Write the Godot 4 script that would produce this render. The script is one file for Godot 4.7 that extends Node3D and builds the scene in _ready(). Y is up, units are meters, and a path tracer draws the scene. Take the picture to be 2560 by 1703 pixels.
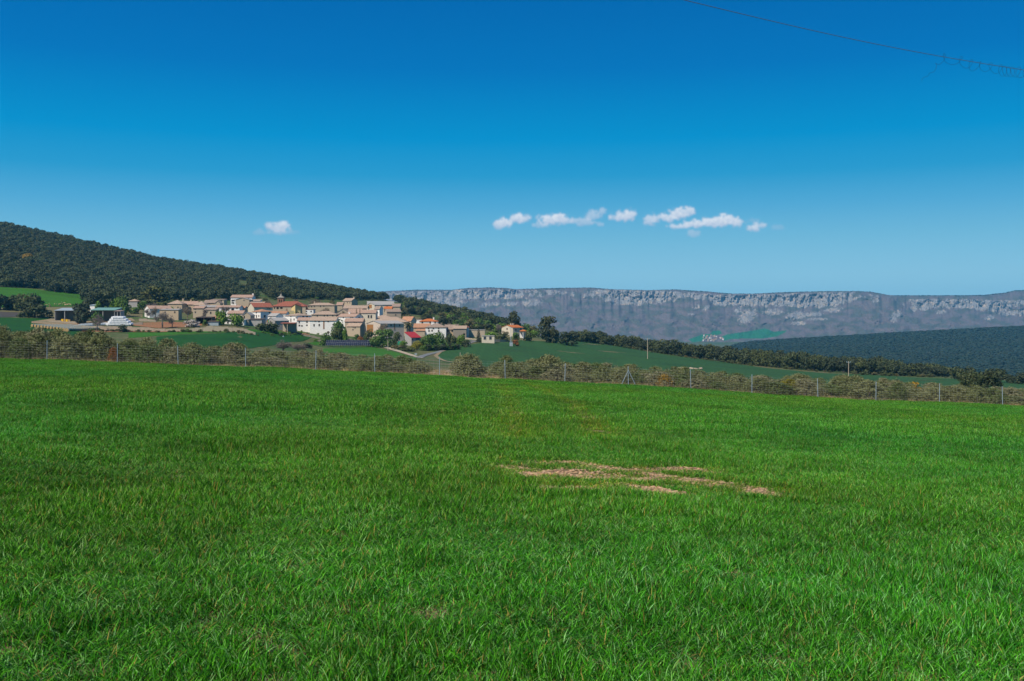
extends Node3D
# A cereal field below a hill village, with a limestone escarpment behind.
# Camera at the origin, eye 1.7 m above the field; -z is the viewing direction.
const F := 2489.0
const CX := 1280.0
const HY := 800.0
# windows of the photograph used for measuring: offset x, offset y, scale
const CROP := {
	"c1": [0.0, 680.0, 5.612], "c2": [380.0, 700.0, 5.612], "c3": [700.0, 700.0, 5.612], "c4": [1000.0, 720.0, 5.612],
	"c5": [1380.0, 760.0, 5.612], "c6": [1760.0, 780.0, 5.612], "c7": [2140.0, 780.0, 5.612],
	"d1": [560.0, 740.0, 9.428], "d2": [760.0, 740.0, 9.428], "d3": [960.0, 780.0, 6.37], "d4": [330.0, 730.0, 8.73],
	"s": [1180.0, 480.0, 2.874], "s2": [600.0, 530.0, 14.73], "g": [1100.0, 1080.0, 2.455], "w": [1700.0, 0.0, 2.741],
	"m1": [900.0, 690.0, 2.773], "m2": [1710.0, 690.0, 2.773], "p": [0.0, 0.0, 1.0]}
var R := RandomNumberGenerator.new()
var used := {}
var M := {}
var nz := FastNoiseLite.new()
var nf := FastNoiseLite.new()

func _ready() -> void:
	R.seed = 7
	nz.seed = 3; nz.frequency = 1.0; nz.fractal_octaves = 4
	nf.seed = 11; nf.frequency = 1.0; nf.fractal_octaves = 2
	camera_and_light()
	make_materials()
	make_terrain_table()
	build_ground()
	build_mountain()
	build_fields()
	build_woods()
	build_village()
	build_walls()
	build_village_things()
	build_trees()
	build_hedge()
	build_fence()
	build_grass()
	build_cable()

# ---------------------------------------------------------------- camera, sky, sun
func camera_and_light() -> void:
	var cam := Camera3D.new()
	cam.name = "camera"
	add_child(cam)
	cam.set_frustum(1703.0 / F * 0.1, Vector2(0, -51.5 / F * 0.1), 0.1, 12000.0)
	cam.current = true
	var env := Environment.new()
	env.background_mode = Environment.BG_SKY
	var sky := Sky.new()
	var pm := PanoramaSkyMaterial.new()
	pm.panorama = sky_picture()
	sky.sky_material = pm
	env.sky = sky
	env.background_energy_multiplier = 0.89
	env.tonemap_mode = Environment.TONE_MAPPER_LINEAR
	env.tonemap_exposure = 1.12
	env.fog_enabled = true
	env.fog_density = 0.000075
	env.fog_light_color = Color(0.36, 0.775, 1.0)
	env.sdfgi_enabled = true
	env.ssao_enabled = true
	env.ssil_enabled = true
	var we := WorldEnvironment.new()
	we.name = "environment"
	we.environment = env
	add_child(we)
	var sun := DirectionalLight3D.new()
	sun.name = "sun"
	sun.light_energy = 1.6
	sun.light_color = Color(1.0, 0.955, 0.89)
	sun.light_angular_distance = 0.5
	sun.shadow_enabled = true
	add_child(sun)
	var az := deg_to_rad(42.0)
	var el := deg_to_rad(50.0)
	var to_sun := Vector3(-sin(az) * cos(el), sin(el), cos(az) * cos(el))
	sun.look_at_from_position(to_sun * 50.0, Vector3.ZERO, Vector3.UP)

func sky_picture() -> ImageTexture:
	var w := 4096
	var h := 2048
	var im := Image.create_empty(w, h, false, Image.FORMAT_RGBAH)
	# elevation in degrees -> linear colour of the clear air
	var stops := [[-90.0, 0.16, 0.28, 0.36], [0.0, 0.34, 0.66, 0.82], [2.5, 0.29, 0.61, 0.79], [4.6, 0.18, 0.51, 0.725], [6.4, 0.092, 0.415, 0.69], [8.2, 0.022, 0.333, 0.635], [10.25, 0.0, 0.288, 0.62], [14.1, 0.0, 0.178, 0.51], [17.8, 0.0, 0.138, 0.44], [30.0, 0.012, 0.118, 0.37], [90.0, 0.045, 0.115, 0.30]]
	for y in h:
		var el := 90.0 - (y + 0.5) / h * 180.0
		im.fill_rect(Rect2i(0, y, w, 1), air(stops, el))
	# small fair-weather clouds: [crop, x, y, half width, half height, thickness]
	var cl := [
		["s", 230, 225, 62, 34, 1.0], ["s", 330, 195, 66, 34, 1.0], ["s", 385, 180, 32, 24, 0.6], ["s", 200, 245, 45, 26, 0.7],
		["s", 560, 205, 75, 38, 1.0], ["s", 620, 185, 60, 36, 1.0], ["s", 490, 240, 60, 16, 0.55], ["s", 670, 215, 50, 24, 0.7],
		["s", 800, 215, 85, 28, 0.62], ["s", 870, 175, 55, 34, 0.62], ["s", 935, 143, 40, 24, 0.58], ["s", 920, 236, 24, 14, 0.5],
		["s", 1080, 180, 72, 34, 0.95], ["s", 1135, 165, 42, 38, 0.95], ["s", 1035, 192, 44, 16, 0.7],
		["s", 1280, 210, 48, 34, 0.8], ["s", 1320, 190, 34, 28, 0.8], ["s", 1400, 190, 58, 32, 0.95], ["s", 1480, 160, 62, 40, 1.0], ["s", 1550, 140, 44, 32, 0.95],
		["s", 1500, 250, 80, 16, 0.9], ["s", 1600, 232, 90, 26, 1.0], ["s", 1720, 222, 90, 34, 1.0], ["s", 1830, 210, 80, 42, 1.0], ["s", 1900, 225, 52, 30, 0.85],
		["s", 1595, 300, 52, 24, 0.48], ["s", 2030, 262, 46, 22, 0.85], ["s", 2065, 245, 46, 20, 0.75], ["s", 2020, 205, 40, 16, 0.25], ["s", 2200, 255, 46, 18, 0.25],
		["s2", 1400, 560, 330, 190, 0.9], ["s2", 1650, 480, 200, 120, 0.9], ["s2", 1060, 540, 150, 150, 0.62], ["s2", 1450, 740, 400, 120, 0.55], ["s2", 720, 740, 230, 90, 0.3], ["s2", 1950, 740, 200, 80, 0.2]]
	var acc := {}
	for c in cl:
		var p := px(c[0], c[1], c[2])
		var k: float = CROP[c[0]][2]
		var rx: float = c[3] / k * 1.15
		var ry: float = c[4] / k * 1.2
		var x0 := int(floor(azm(p.x - rx * 2.0) / TAU * w))
		var x1 := int(floor(azm(p.x + rx * 2.0) / TAU * w)) + 1
		var y0 := int((0.5 - (HY - p.y + ry * 2.0) / F / PI) * h)
		var y1 := int((0.5 - (HY - p.y - ry * 2.0) / F / PI) * h) + 1
		for y in range(y0, y1 + 1):
			for x in range(x0, x1 + 1):
				var a := (x + 0.5) / w * TAU
				var e := (0.5 - (y + 0.5) / h) * PI
				var X := CX + tan(a) * F
				var Y := HY - tan(e) / cos(a) * F
				var u := (X - p.x) / rx
				var v := (Y - p.y) / ry
				if v > 0.0: v *= 1.25
				var d := 1.0 - sqrt(u * u + v * v)
				d += nz.get_noise_2d(X * 0.045, Y * 0.06) * 0.6 + nz.get_noise_2d(X * 0.16 + 90.0, Y * 0.18) * 0.3
				var s: float = smoothstep(-0.10, 0.30, d) * c[5]
				if s <= 0.003: continue
				var key := y * w + posmod(x, w)
				var old: Vector2 = acc.get(key, Vector2.ZERO)
				var top := clampf(-v * 0.5 + 0.55 + nz.get_noise_2d(X * 0.11 + 40.0, Y * 0.11) * 0.5, 0.0, 1.0)
				acc[key] = Vector2(1.0 - (1.0 - old.x) * (1.0 - s), maxf(old.y, top * s))
	for key in acc:
		var x: int = key % w
		var y: int = key / w
		var b: Vector2 = acc[key]
		var base := im.get_pixel(x, y)
		var t := clampf(b.y, 0.0, 1.0)
		var cc := Color(0.42, 0.54, 0.72).lerp(Color(0.84, 0.88, 0.94), t)
		im.set_pixel(x, y, base.lerp(cc, clampf(b.x * 0.93, 0.0, 1.0)))
	return ImageTexture.create_from_image(im)

func azm(X: float) -> float:
	return atan((X - CX) / F)

func air(stops: Array, el: float) -> Color:
	for i in range(1, stops.size()):
		if el <= stops[i][0]:
			var a: Array = stops[i - 1]
			var b: Array = stops[i]
			var t: float = (el - a[0]) / (b[0] - a[0])
			return Color(lerpf(a[1], b[1], t), lerpf(a[2], b[2], t), lerpf(a[3], b[3], t))
	return Color(0, 0, 0)

# ---------------------------------------------------------------- helpers
func px(c: String, u: float, v: float) -> Vector2:
	var o: Array = CROP[c]
	return Vector2(o[0] + u / o[2], o[1] + v / o[2])

func P(X: float, Y: float, d: float) -> Vector3:
	return Vector3((X - CX) / F * d, (HY - Y) / F * d, -d)

func numbered(n: String) -> String:
	if not used.has(n):
		used[n] = 0
		return n
	used[n] += 1
	return "%s_%03d" % [n, used[n]]

func tag(o: Node, label: String, category: String, group := "", kind := "") -> void:
	if label: o.set_meta("label", label)
	if category: o.set_meta("category", category)
	if group: o.set_meta("group", group)
	if kind: o.set_meta("kind", kind)

func thing(called: String, label: String, category: String, at: Vector3, turn := 0.0, group := "") -> Node3D:
	var o := Node3D.new()
	o.name = numbered(called)
	add_child(o)
	o.position = at
	o.rotation.y = turn
	tag(o, label, category, group)
	return o

func obj(called: String, m: Mesh, mat: Material, parent: Node = null) -> MeshInstance3D:
	var o := MeshInstance3D.new()
	o.mesh = m
	o.material_override = mat
	if parent == null:
		o.name = numbered(called)
		add_child(o)
	else:
		o.name = called
		parent.add_child(o, true)
	return o

func lin(r: float, g: float, b: float) -> Color:
	return Color(r, g, b).linear_to_srgb()

class Geo:
	var v := PackedVector3Array()
	var n := PackedVector3Array()
	var c := PackedColorArray()
	var ix := PackedInt32Array()
	var col := Color(1, 1, 1)
	func tri(a: Vector3, b: Vector3, d: Vector3) -> void:
		var m := (b - a).cross(d - a).normalized()
		var i := v.size()
		v.append(a); v.append(d); v.append(b)
		for k in 3:
			n.append(m); c.append(col)
		ix.append(i); ix.append(i + 1); ix.append(i + 2)
	# corners counter-clockwise as seen from outside
	func quad(a: Vector3, b: Vector3, d: Vector3, e: Vector3) -> void:
		var m := (b - a).cross(d - a).normalized()
		if m == Vector3.ZERO: m = (d - a).cross(e - a).normalized()
		var i := v.size()
		v.append(a); v.append(b); v.append(d); v.append(e)
		for k in 4:
			n.append(m); c.append(col)
		ix.append_array(PackedInt32Array([i, i + 2, i + 1, i, i + 3, i + 2]))
	func box(lo: Vector3, hi: Vector3) -> void:
		quad(Vector3(lo.x, lo.y, hi.z), Vector3(hi.x, lo.y, hi.z), Vector3(hi.x, hi.y, hi.z), Vector3(lo.x, hi.y, hi.z))
		quad(Vector3(hi.x, lo.y, lo.z), Vector3(lo.x, lo.y, lo.z), Vector3(lo.x, hi.y, lo.z), Vector3(hi.x, hi.y, lo.z))
		quad(Vector3(lo.x, lo.y, lo.z), Vector3(lo.x, lo.y, hi.z), Vector3(lo.x, hi.y, hi.z), Vector3(lo.x, hi.y, lo.z))
		quad(Vector3(hi.x, lo.y, hi.z), Vector3(hi.x, lo.y, lo.z), Vector3(hi.x, hi.y, lo.z), Vector3(hi.x, hi.y, hi.z))
		quad(Vector3(lo.x, hi.y, hi.z), Vector3(hi.x, hi.y, hi.z), Vector3(hi.x, hi.y, lo.z), Vector3(lo.x, hi.y, lo.z))
		quad(Vector3(lo.x, lo.y, lo.z), Vector3(hi.x, lo.y, lo.z), Vector3(hi.x, lo.y, hi.z), Vector3(lo.x, lo.y, hi.z))
	# a sloping plate of thickness t under the polygon a b d e
	func slab(a: Vector3, b: Vector3, d: Vector3, e: Vector3, t: float) -> void:
		var o := Vector3(0, -t, 0)
		quad(a, b, d, e)
		quad(e + o, d + o, b + o, a + o)
		quad(a + o, b + o, b, a)
		quad(b + o, d + o, d, b)
		quad(d + o, e + o, e, d)
		quad(e + o, a + o, a, e)
	func slab3(a: Vector3, b: Vector3, d: Vector3, t: float) -> void:
		var o := Vector3(0, -t, 0)
		tri(a, b, d)
		tri(d + o, b + o, a + o)
		quad(a + o, b + o, b, a)
		quad(b + o, d + o, d, b)
		quad(d + o, a + o, a, d)
	func tube(a: Vector3, b: Vector3, ra: float, rb: float, sides := 6) -> void:
		var ax := (b - a).normalized()
		var s := ax.cross(Vector3.UP if absf(ax.y) < 0.9 else Vector3.RIGHT).normalized()
		var t := ax.cross(s)
		var i := v.size()
		for k in sides:
			var an := TAU * k / sides
			var r := s * cos(an) + t * sin(an)
			v.append(a + r * ra); v.append(b + r * rb)
			n.append(r); n.append(r)
			c.append(col); c.append(col)
		for k in sides:
			var p := i + k * 2
			var q := i + (k + 1) % sides * 2
			ix.append_array(PackedInt32Array([p, p + 1, q + 1, p, q + 1, q]))
	func lathe(profile: Array, sides := 10, at := Vector3.ZERO) -> void:
		for k in profile.size() - 1:
			var p: Vector2 = profile[k]
			var q: Vector2 = profile[k + 1]
			for j in sides:
				var a0 := TAU * j / sides
				var a1 := TAU * (j + 1) / sides
				var d0 := Vector3(cos(a0), 0, sin(a0))
				var d1 := Vector3(cos(a1), 0, sin(a1))
				quad(at + d1 * p.x + Vector3.UP * p.y, at + d0 * p.x + Vector3.UP * p.y, at + d0 * q.x + Vector3.UP * q.y, at + d1 * q.x + Vector3.UP * q.y)
	func mesh() -> ArrayMesh:
		var a := []
		a.resize(Mesh.ARRAY_MAX)
		a[Mesh.ARRAY_VERTEX] = v
		a[Mesh.ARRAY_NORMAL] = n
		a[Mesh.ARRAY_COLOR] = c
		a[Mesh.ARRAY_INDEX] = ix
		var m := ArrayMesh.new()
		m.add_surface_from_arrays(Mesh.PRIMITIVE_TRIANGLES, a)
		return m

# a grid of points with smooth normals
func sheet(pts: PackedVector3Array, cols: PackedColorArray, nx: int, ny: int) -> ArrayMesh:
	var n := PackedVector3Array()
	n.resize(pts.size())
	for j in ny:
		for i in nx:
			var a := pts[j * nx + maxi(i - 1, 0)]
			var b := pts[j * nx + mini(i + 1, nx - 1)]
			var c := pts[maxi(j - 1, 0) * nx + i]
			var d := pts[mini(j + 1, ny - 1) * nx + i]
			var m := (b - a).cross(d - c).normalized()
			n[j * nx + i] = m
	var ix := PackedInt32Array()
	for j in ny - 1:
		for i in nx - 1:
			var p := j * nx + i
			ix.append_array(PackedInt32Array([p, p + nx, p + 1, p + 1, p + nx, p + nx + 1]))
	var arr := []
	arr.resize(Mesh.ARRAY_MAX)
	arr[Mesh.ARRAY_VERTEX] = pts
	arr[Mesh.ARRAY_NORMAL] = n
	arr[Mesh.ARRAY_COLOR] = cols
	arr[Mesh.ARRAY_INDEX] = ix
	var me := ArrayMesh.new()
	me.add_surface_from_arrays(Mesh.PRIMITIVE_TRIANGLES, arr)
	return me

# ---------------------------------------------------------------- materials
func noise_tex(seed_: int, freq: float, lo: Color, hi: Color, oct := 4, cell := false) -> NoiseTexture2D:
	var n := FastNoiseLite.new()
	n.seed = seed_
	n.frequency = freq
	n.fractal_octaves = oct
	if cell: n.noise_type = FastNoiseLite.TYPE_CELLULAR
	var t := NoiseTexture2D.new()
	t.width = 512
	t.height = 512
	t.seamless = true
	t.noise = n
	var g := Gradient.new()
	g.set_color(0, lo)
	g.set_color(1, hi)
	g.set_offset(0, 0.2)
	g.set_offset(1, 0.8)
	t.color_ramp = g
	return t

func mat(key: String, col: Color, rough := 0.85, tex: Texture2D = null, scale := 0.2, vcol := false) -> StandardMaterial3D:
	var m := StandardMaterial3D.new()
	m.resource_name = key
	m.albedo_color = col
	m.roughness = rough
	m.metallic_specular = 0.3
	m.vertex_color_use_as_albedo = vcol
	if tex:
		m.albedo_texture = tex
		m.uv1_triplanar = true
		m.uv1_world_triplanar = true
		m.uv1_scale = Vector3.ONE * scale
	M[key] = m
	return m

func make_materials() -> void:
	var worn := noise_tex(5, 0.02, Color(0.92, 0.91, 0.89), Color(1, 1, 1), 5)
	var rubble := noise_tex(6, 0.045, Color(0.80, 0.78, 0.75), Color(1, 1, 1), 3, true)
	var tiles := noise_tex(8, 0.03, Color(0.68, 0.66, 0.66), Color(1, 1, 1), 5)
	var ground := noise_tex(9, 0.02, Color(0.72, 0.72, 0.70), Color(1, 1, 1), 6)
	mat("white", lin(0.80, 0.79, 0.77), 0.9, worn, 0.15)
	mat("cream", lin(0.62, 0.56, 0.45), 0.9, worn, 0.15)
	mat("pink", lin(0.60, 0.50, 0.42), 0.9, worn, 0.15)
	mat("yellow", lin(0.66, 0.52, 0.25), 0.9, worn, 0.15)
	mat("olive_wall", lin(0.42, 0.37, 0.22), 0.9, worn, 0.15)
	mat("stone", lin(0.54, 0.455, 0.345), 0.95, rubble, 0.3)
	mat("ochre", lin(0.57, 0.46, 0.325), 0.95, rubble, 0.3)
	mat("grey_stone", lin(0.33, 0.295, 0.25), 0.95, rubble, 0.3)
	mat("dry_stone", lin(0.46, 0.395, 0.31), 0.95, rubble, 0.16)
	mat("dark_stone", lin(0.30, 0.27, 0.225), 0.95, rubble, 0.16)
	mat("brick", lin(0.38, 0.22, 0.14), 0.95, rubble, 0.2)
	mat("concrete", lin(0.36, 0.355, 0.345), 0.9, worn, 0.1)
	mat("tile_tan", lin(0.50, 0.385, 0.29), 0.9, tiles, 0.10)
	mat("tile_pink", lin(0.50, 0.35, 0.265), 0.9, tiles, 0.10)
	mat("tile_grey", lin(0.39, 0.305, 0.24), 0.9, tiles, 0.10)
	mat("tile_orange", lin(0.54, 0.30, 0.18), 0.9, tiles, 0.10)
	mat("tile_red", lin(0.38, 0.135, 0.085), 0.9, tiles, 0.10)
	mat("tile_new", lin(0.62, 0.20, 0.06), 0.85, tiles, 0.10)
	mat("roof_fibre", lin(0.33, 0.325, 0.315), 0.85, worn, 0.1)
	mat("roof_steel", lin(0.30, 0.37, 0.42), 0.5, worn, 0.1)
	mat("roof_green", lin(0.16, 0.32, 0.28), 0.5, worn, 0.1)
	mat("red_sheet", lin(0.36, 0.035, 0.035), 0.5, worn, 0.1)
	mat("pane", lin(0.018, 0.020, 0.024), 0.15)
	mat("dark_wood", lin(0.085, 0.066, 0.052), 0.8)
	mat("frame", lin(0.30, 0.25, 0.20), 0.8)
	mat("door_brown", lin(0.36, 0.165, 0.05), 0.6, worn, 0.2)
	mat("door_green", lin(0.12, 0.25, 0.13), 0.6)
	mat("door_teal", lin(0.03, 0.14, 0.12), 0.5)
	mat("door_blue", lin(0.03, 0.045, 0.06), 0.5)
	mat("yellow_paint", lin(0.75, 0.45, 0.02), 0.5)
	mat("green_paint", lin(0.01, 0.16, 0.10), 0.5)
	mat("slate", lin(0.30, 0.28, 0.24), 0.9, worn, 0.1)
	mat("tower", lin(0.27, 0.165, 0.115), 0.95, rubble, 0.3)
	mat("galvanised", lin(0.32, 0.40, 0.45), 0.45)
	M.galvanised.metallic = 0.25
	mat("wire", lin(0.42, 0.45, 0.46), 0.45)
	mat("pole_wood", lin(0.42, 0.35, 0.27), 0.9)
	mat("pole_steel", lin(0.28, 0.38, 0.42), 0.6)
	mat("cable", lin(0.085, 0.115, 0.12), 0.4)
	mat("cable_dark", lin(0.012, 0.014, 0.018), 0.6)
	mat("solar_cell", lin(0.009, 0.014, 0.034), 0.18)
	mat("aluminium", lin(0.36, 0.38, 0.40), 0.5)
	mat("straw", lin(0.42, 0.29, 0.13), 0.95, worn, 0.8)
	mat("net_wrap", lin(0.26, 0.30, 0.27), 0.8, worn, 0.5)
	mat("film_wrap", lin(0.78, 0.79, 0.80), 0.35)
	mat("fleece", lin(0.50, 0.36, 0.22), 0.95)
	mat("bark", lin(0.10, 0.085, 0.07), 0.95)
	mat("bare_twig", lin(0.20, 0.17, 0.15), 0.95)
	mat("bare_warm", lin(0.23, 0.19, 0.13), 0.95)
	mat("palm_trunk", lin(0.12, 0.09, 0.06), 0.95)
	for k in [["leaf_oak", 0.058, 0.076, 0.030], ["leaf_oak_b", 0.046, 0.062, 0.027], ["leaf_oak_c", 0.076, 0.094, 0.032], ["leaf_dark", 0.042, 0.056, 0.028], ["leaf_olive", 0.13, 0.12, 0.05], ["leaf_ridge", 0.026, 0.046, 0.030], ["leaf_gold", 0.28, 0.18, 0.025],
			["leaf_fresh", 0.115, 0.205, 0.025], ["leaf_mid", 0.080, 0.145, 0.028], ["leaf_yellow", 0.20, 0.19, 0.02], ["leaf_cedar", 0.095, 0.105, 0.028], ["leaf_pine", 0.060, 0.070, 0.030], ["leaf_spruce", 0.040, 0.052, 0.030],
			["leaf_cypress", 0.05, 0.075, 0.02], ["leaf_palm", 0.075, 0.078, 0.024], ["leaf_rust", 0.24, 0.10, 0.03], ["leaf_blossom", 0.42, 0.38, 0.35], ["leaf_young", 0.178, 0.194, 0.088], ["leaf_young_b", 0.148, 0.174, 0.070], ["leaf_young_c", 0.200, 0.200, 0.108], ["leaf_young_d", 0.100, 0.138, 0.045]]:
		var m := mat(k[0], lin(k[1], k[2], k[3]), 0.65, null, 1.0, true)
		m.backlight_enabled = true
		m.backlight = Color(0.25, 0.25, 0.25)
	mat("soil", lin(0.28, 0.185, 0.11), 0.97, ground, 0.9)
	mat("clod", lin(0.33, 0.225, 0.138), 0.97, null, 1.0, true)
	mat("terrain", Color(1, 1, 1), 0.97, ground, 0.05, true)
	mat("crop_teal", lin(0.034, 0.104, 0.023), 0.9, ground, 0.045, true)
	mat("crop_green", lin(0.014, 0.092, 0.005), 0.9, ground, 0.06, true)
	mat("meadow", lin(0.045, 0.165, 0.005), 0.9, ground, 0.08, true)
	mat("plough", lin(0.085, 0.075, 0.068), 0.97, ground, 0.2, true)
	mat("orchard_soil", lin(0.33, 0.165, 0.08), 0.97, ground, 0.12, true)
	mat("dry_ground", lin(0.33, 0.25, 0.15), 0.97, ground, 0.12, true)
	mat("rough_ground", lin(0.20, 0.18, 0.085), 0.97, ground, 0.12, true)
	mat("track", lin(0.50, 0.42, 0.31), 0.97, ground, 0.2, true)
	mat("asphalt", lin(0.22, 0.225, 0.23), 0.95, ground, 0.2, true)
	mat("mountain", Color(1, 1, 1), 0.97, null, 1.0, true)
	var g := mat("grass", Color(1, 1, 1), 0.38, null, 1.0, true)
	g.metallic_specular = 0.14
	g.backlight_enabled = true
	g.backlight = Color(0.16, 0.34, 0.03)
	mat("dry_grass", lin(0.34, 0.27, 0.15), 0.9, null, 1.0, true)

# ---------------------------------------------------------------- terrain
const ND := 300
const D0 := 78.0
const D1 := 5200.0
const X0 := -1400.0
const XS := 40.0
const NX := 136
var H := PackedFloat32Array()

func ring(i: float) -> float:
	return D0 * pow(D1 / D0, i / (ND - 1))

func make_terrain_table() -> void:
	var rings := [78, 100, 130, 160, 200, 300, 350, 400, 450, 500, 550, 600, 650, 700, 800, 950, 1100, 1250, 1500, 2000, 2500, 2800, 3500, 5200]
	# image row of the ground up to the crest; from 1500 m on metres above the eye
	var cols := [
		[-1400, 860, 850, 842, 835, 828, 815, 805, 795, 782, 768, 752, 735, 715, 692, 640, 570, 515, 470, 200, 120, 40, -20, -80, -88],
		[-800, 862, 855, 848, 842, 836, 820, 810, 800, 788, 774, 757, 740, 720, 698, 655, 590, 545, 510, 165, 90, 10, -40, -90, -88],
		[0, 900, 894, 888, 880, 872, 850, 838, 826, 812, 793, 773, 752, 734, 716, 682, 630, 590, 562, 105, 30, -40, -70, -90, -88],
		[200, 904, 898, 892, 888, 882, 866, 854, 842, 829, 809, 788, 766, 750, 737, 708, 664, 628, 606, 80, 20, -40, -70, -90, -88],
		[400, 911, 904, 899, 895, 889, 876, 865, 850, 833, 814, 796, 777, 762, 751, 728, 694, 668, 654, 55, 0, -50, -80, -95, -90],
		[600, 918, 910, 905, 901, 896, 880, 868, 853, 831, 816, 802, 785, 768, 756, 736, 708, 690, 684, 38, -10, -60, -90, -98, -92],
		[800, 927, 918, 912, 908, 904, 895, 890, 885, 878, 867, 834, 804, 782, 767, 750, 731, 721, 722, 15, -30, -70, -95, -100, -92],
		[1000, 937, 926, 918, 913, 910, 905, 899, 890, 879, 867, 851, 830, 808, 790, 769, 757, 756, 766, -20, -60, -90, -98, -100, -92],
		[1100, 942, 930, 922, 917, 915, 912, 909, 901, 885, 867, 848, 829, 813, 800, 784, 777, 782, 795, -40, -75, -95, -100, -100, -92],
		[1200, 947, 934, 927, 923, 921, 918, 913, 903, 883, 865, 849, 833, 821, 810, 798, 800, 812, 830, -60, -85, -97, -100, -100, -92],
		[1400, 957, 944, 937, 933, 931, 926, 919, 909, 893, 875, 861, 850, 845, 850, 875, 910, 930, 940, -95, -100, -100, -100, -100, -92],
		[1600, 966, 954, 948, 945, 943, 934, 923, 911, 899, 887, 879, 873, 874, 884, 920, 945, 955, 960, -98, -102, -102, -102, -100, -92],
		[1760, 977, 964, 958, 955, 952, 941, 932, 923, 914, 906, 900, 896, 898, 906, 935, 955, 965, 965, -100, -103, -103, -103, -100, -92],
		[1840, 983, 970, 964, 960, 956, 945, 937, 929, 921, 914, 909, 905, 907, 915, 940, 955, 960, 950, -68, -61, -57, -94, -100, -92],
		[1900, 988, 974, 968, 964, 960, 948, 940, 933, 926, 920, 915, 911, 913, 921, 945, 960, 960, 950, -68, -59, -53, -90, -100, -92],
		[2200, 1004, 990, 984, 980, 976, 964, 957, 950, 944, 939, 936, 934, 937, 946, 965, 975, 970, 955, -72, -57, -34, -78, -100, -92],
		[2560, 1017, 1003, 997, 992, 988, 978, 971, 964, 958, 953, 949, 947, 950, 958, 975, 985, 980, 965, -78, -55, -14, -64, -95, -92],
		[3300, 1045, 1032, 1022, 1014, 1007, 994, 986, 978, 972, 966, 962, 960, 964, 972, 985, 990, 985, 970, -76, -50, 12, -40, -90, -92],
		[4000, 1070, 1055, 1042, 1032, 1022, 1006, 996, 988, 980, 974, 970, 968, 972, 980, 990, 995, 990, 975, -70, -40, 40, -20, -90, -92]]
	H.resize(NX * ND)
	for i in NX:
		var X := X0 + XS * i
		var k := 0
		while k < cols.size() - 2 and cols[k + 1][0] < X: k += 1
		var t := clampf((X - cols[k][0]) / float(cols[k + 1][0] - cols[k][0]), 0.0, 1.0)
		var e := PackedFloat32Array()
		for r in rings.size():
			var a: float = cols[k][r + 1]
			var b: float = cols[k + 1][r + 1]
			var y := lerpf(a, b, t)
			e.append((HY - y) / F * rings[r] if r < 18 else y)
		for j in ND:
			var d := ring(j)
			var r := 0
			while r < rings.size() - 2 and rings[r + 1] < d: r += 1
			var s: float = clampf((d - rings[r]) / float(rings[r + 1] - rings[r]), 0.0, 1.0)
			H[j * NX + i] = lerpf(e[r], e[r + 1], s)
	for pass_ in 3:
		var o := H.duplicate()
		for j in range(1, ND - 1):
			for i in range(1, NX - 1):
				var p := j * NX + i
				H[p] = (o[p] * 4.0 + (o[p - 1] + o[p + 1]) * 1.0 + (o[p - NX] + o[p + NX]) * 2.0) / 10.0

func field_height(x: float, d: float) -> float:
	var h := -1.7 - 0.0385 * d - 0.0446 * x
	if d > 1.0:
		var X := clampf(CX + F * x / d, X0, X0 + XS * (NX - 2))
		var f := (X - X0) / XS
		var i := int(f)
		var hh := lerpf(H[i], H[i + 1], f - i)
		var xx := (X - CX) / F * D0
		var plane := -1.7 - 0.0385 * D0 - 0.0446 * xx
		h += (hh - plane) * pow(minf(d / D0, 1.0), 2.0)
	return h + nz.get_noise_2d(x * 0.09, d * 0.09) * 0.10

func height(x: float, d: float) -> float:
	if d < D0: return field_height(x, d)
	var f := clampf((CX + F * x / d - X0) / XS, 0.0, NX - 1.001)
	var g := clampf(log(d / D0) / log(D1 / D0) * (ND - 1), 0.0, ND - 1.001)
	var i := int(f)
	var j := int(g)
	var p := j * NX + i
	return lerpf(lerpf(H[p], H[p + 1], f - i), lerpf(H[p + NX], H[p + NX + 1], f - i), g - j)

# distance at which the line of sight through (X, Y) meets the ground
func ground(X: float, Y: float, from := 80.0, to := 1400.0) -> float:
	var d := from
	var best := 1e9
	var crest := from
	while d < to:
		var y := HY - height((X - CX) / F * d, d) / d * F
		if y <= Y: return d
		if y < best and d > 200.0:
			best = y
			crest = d
		d += maxf(0.25, d * 0.004)
	return crest

func spot(c: String, u: float, v: float, from := 80.0) -> Vector3:
	var p := px(c, u, v)
	var d := ground(p.x, p.y, from)
	var x := (p.x - CX) / F * d
	return Vector3(x, height(x, d), -d)

func at_px(X: float, d: float) -> Vector3:
	var x := (X - CX) / F * d
	return Vector3(x, height(x, d), -d)

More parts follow.
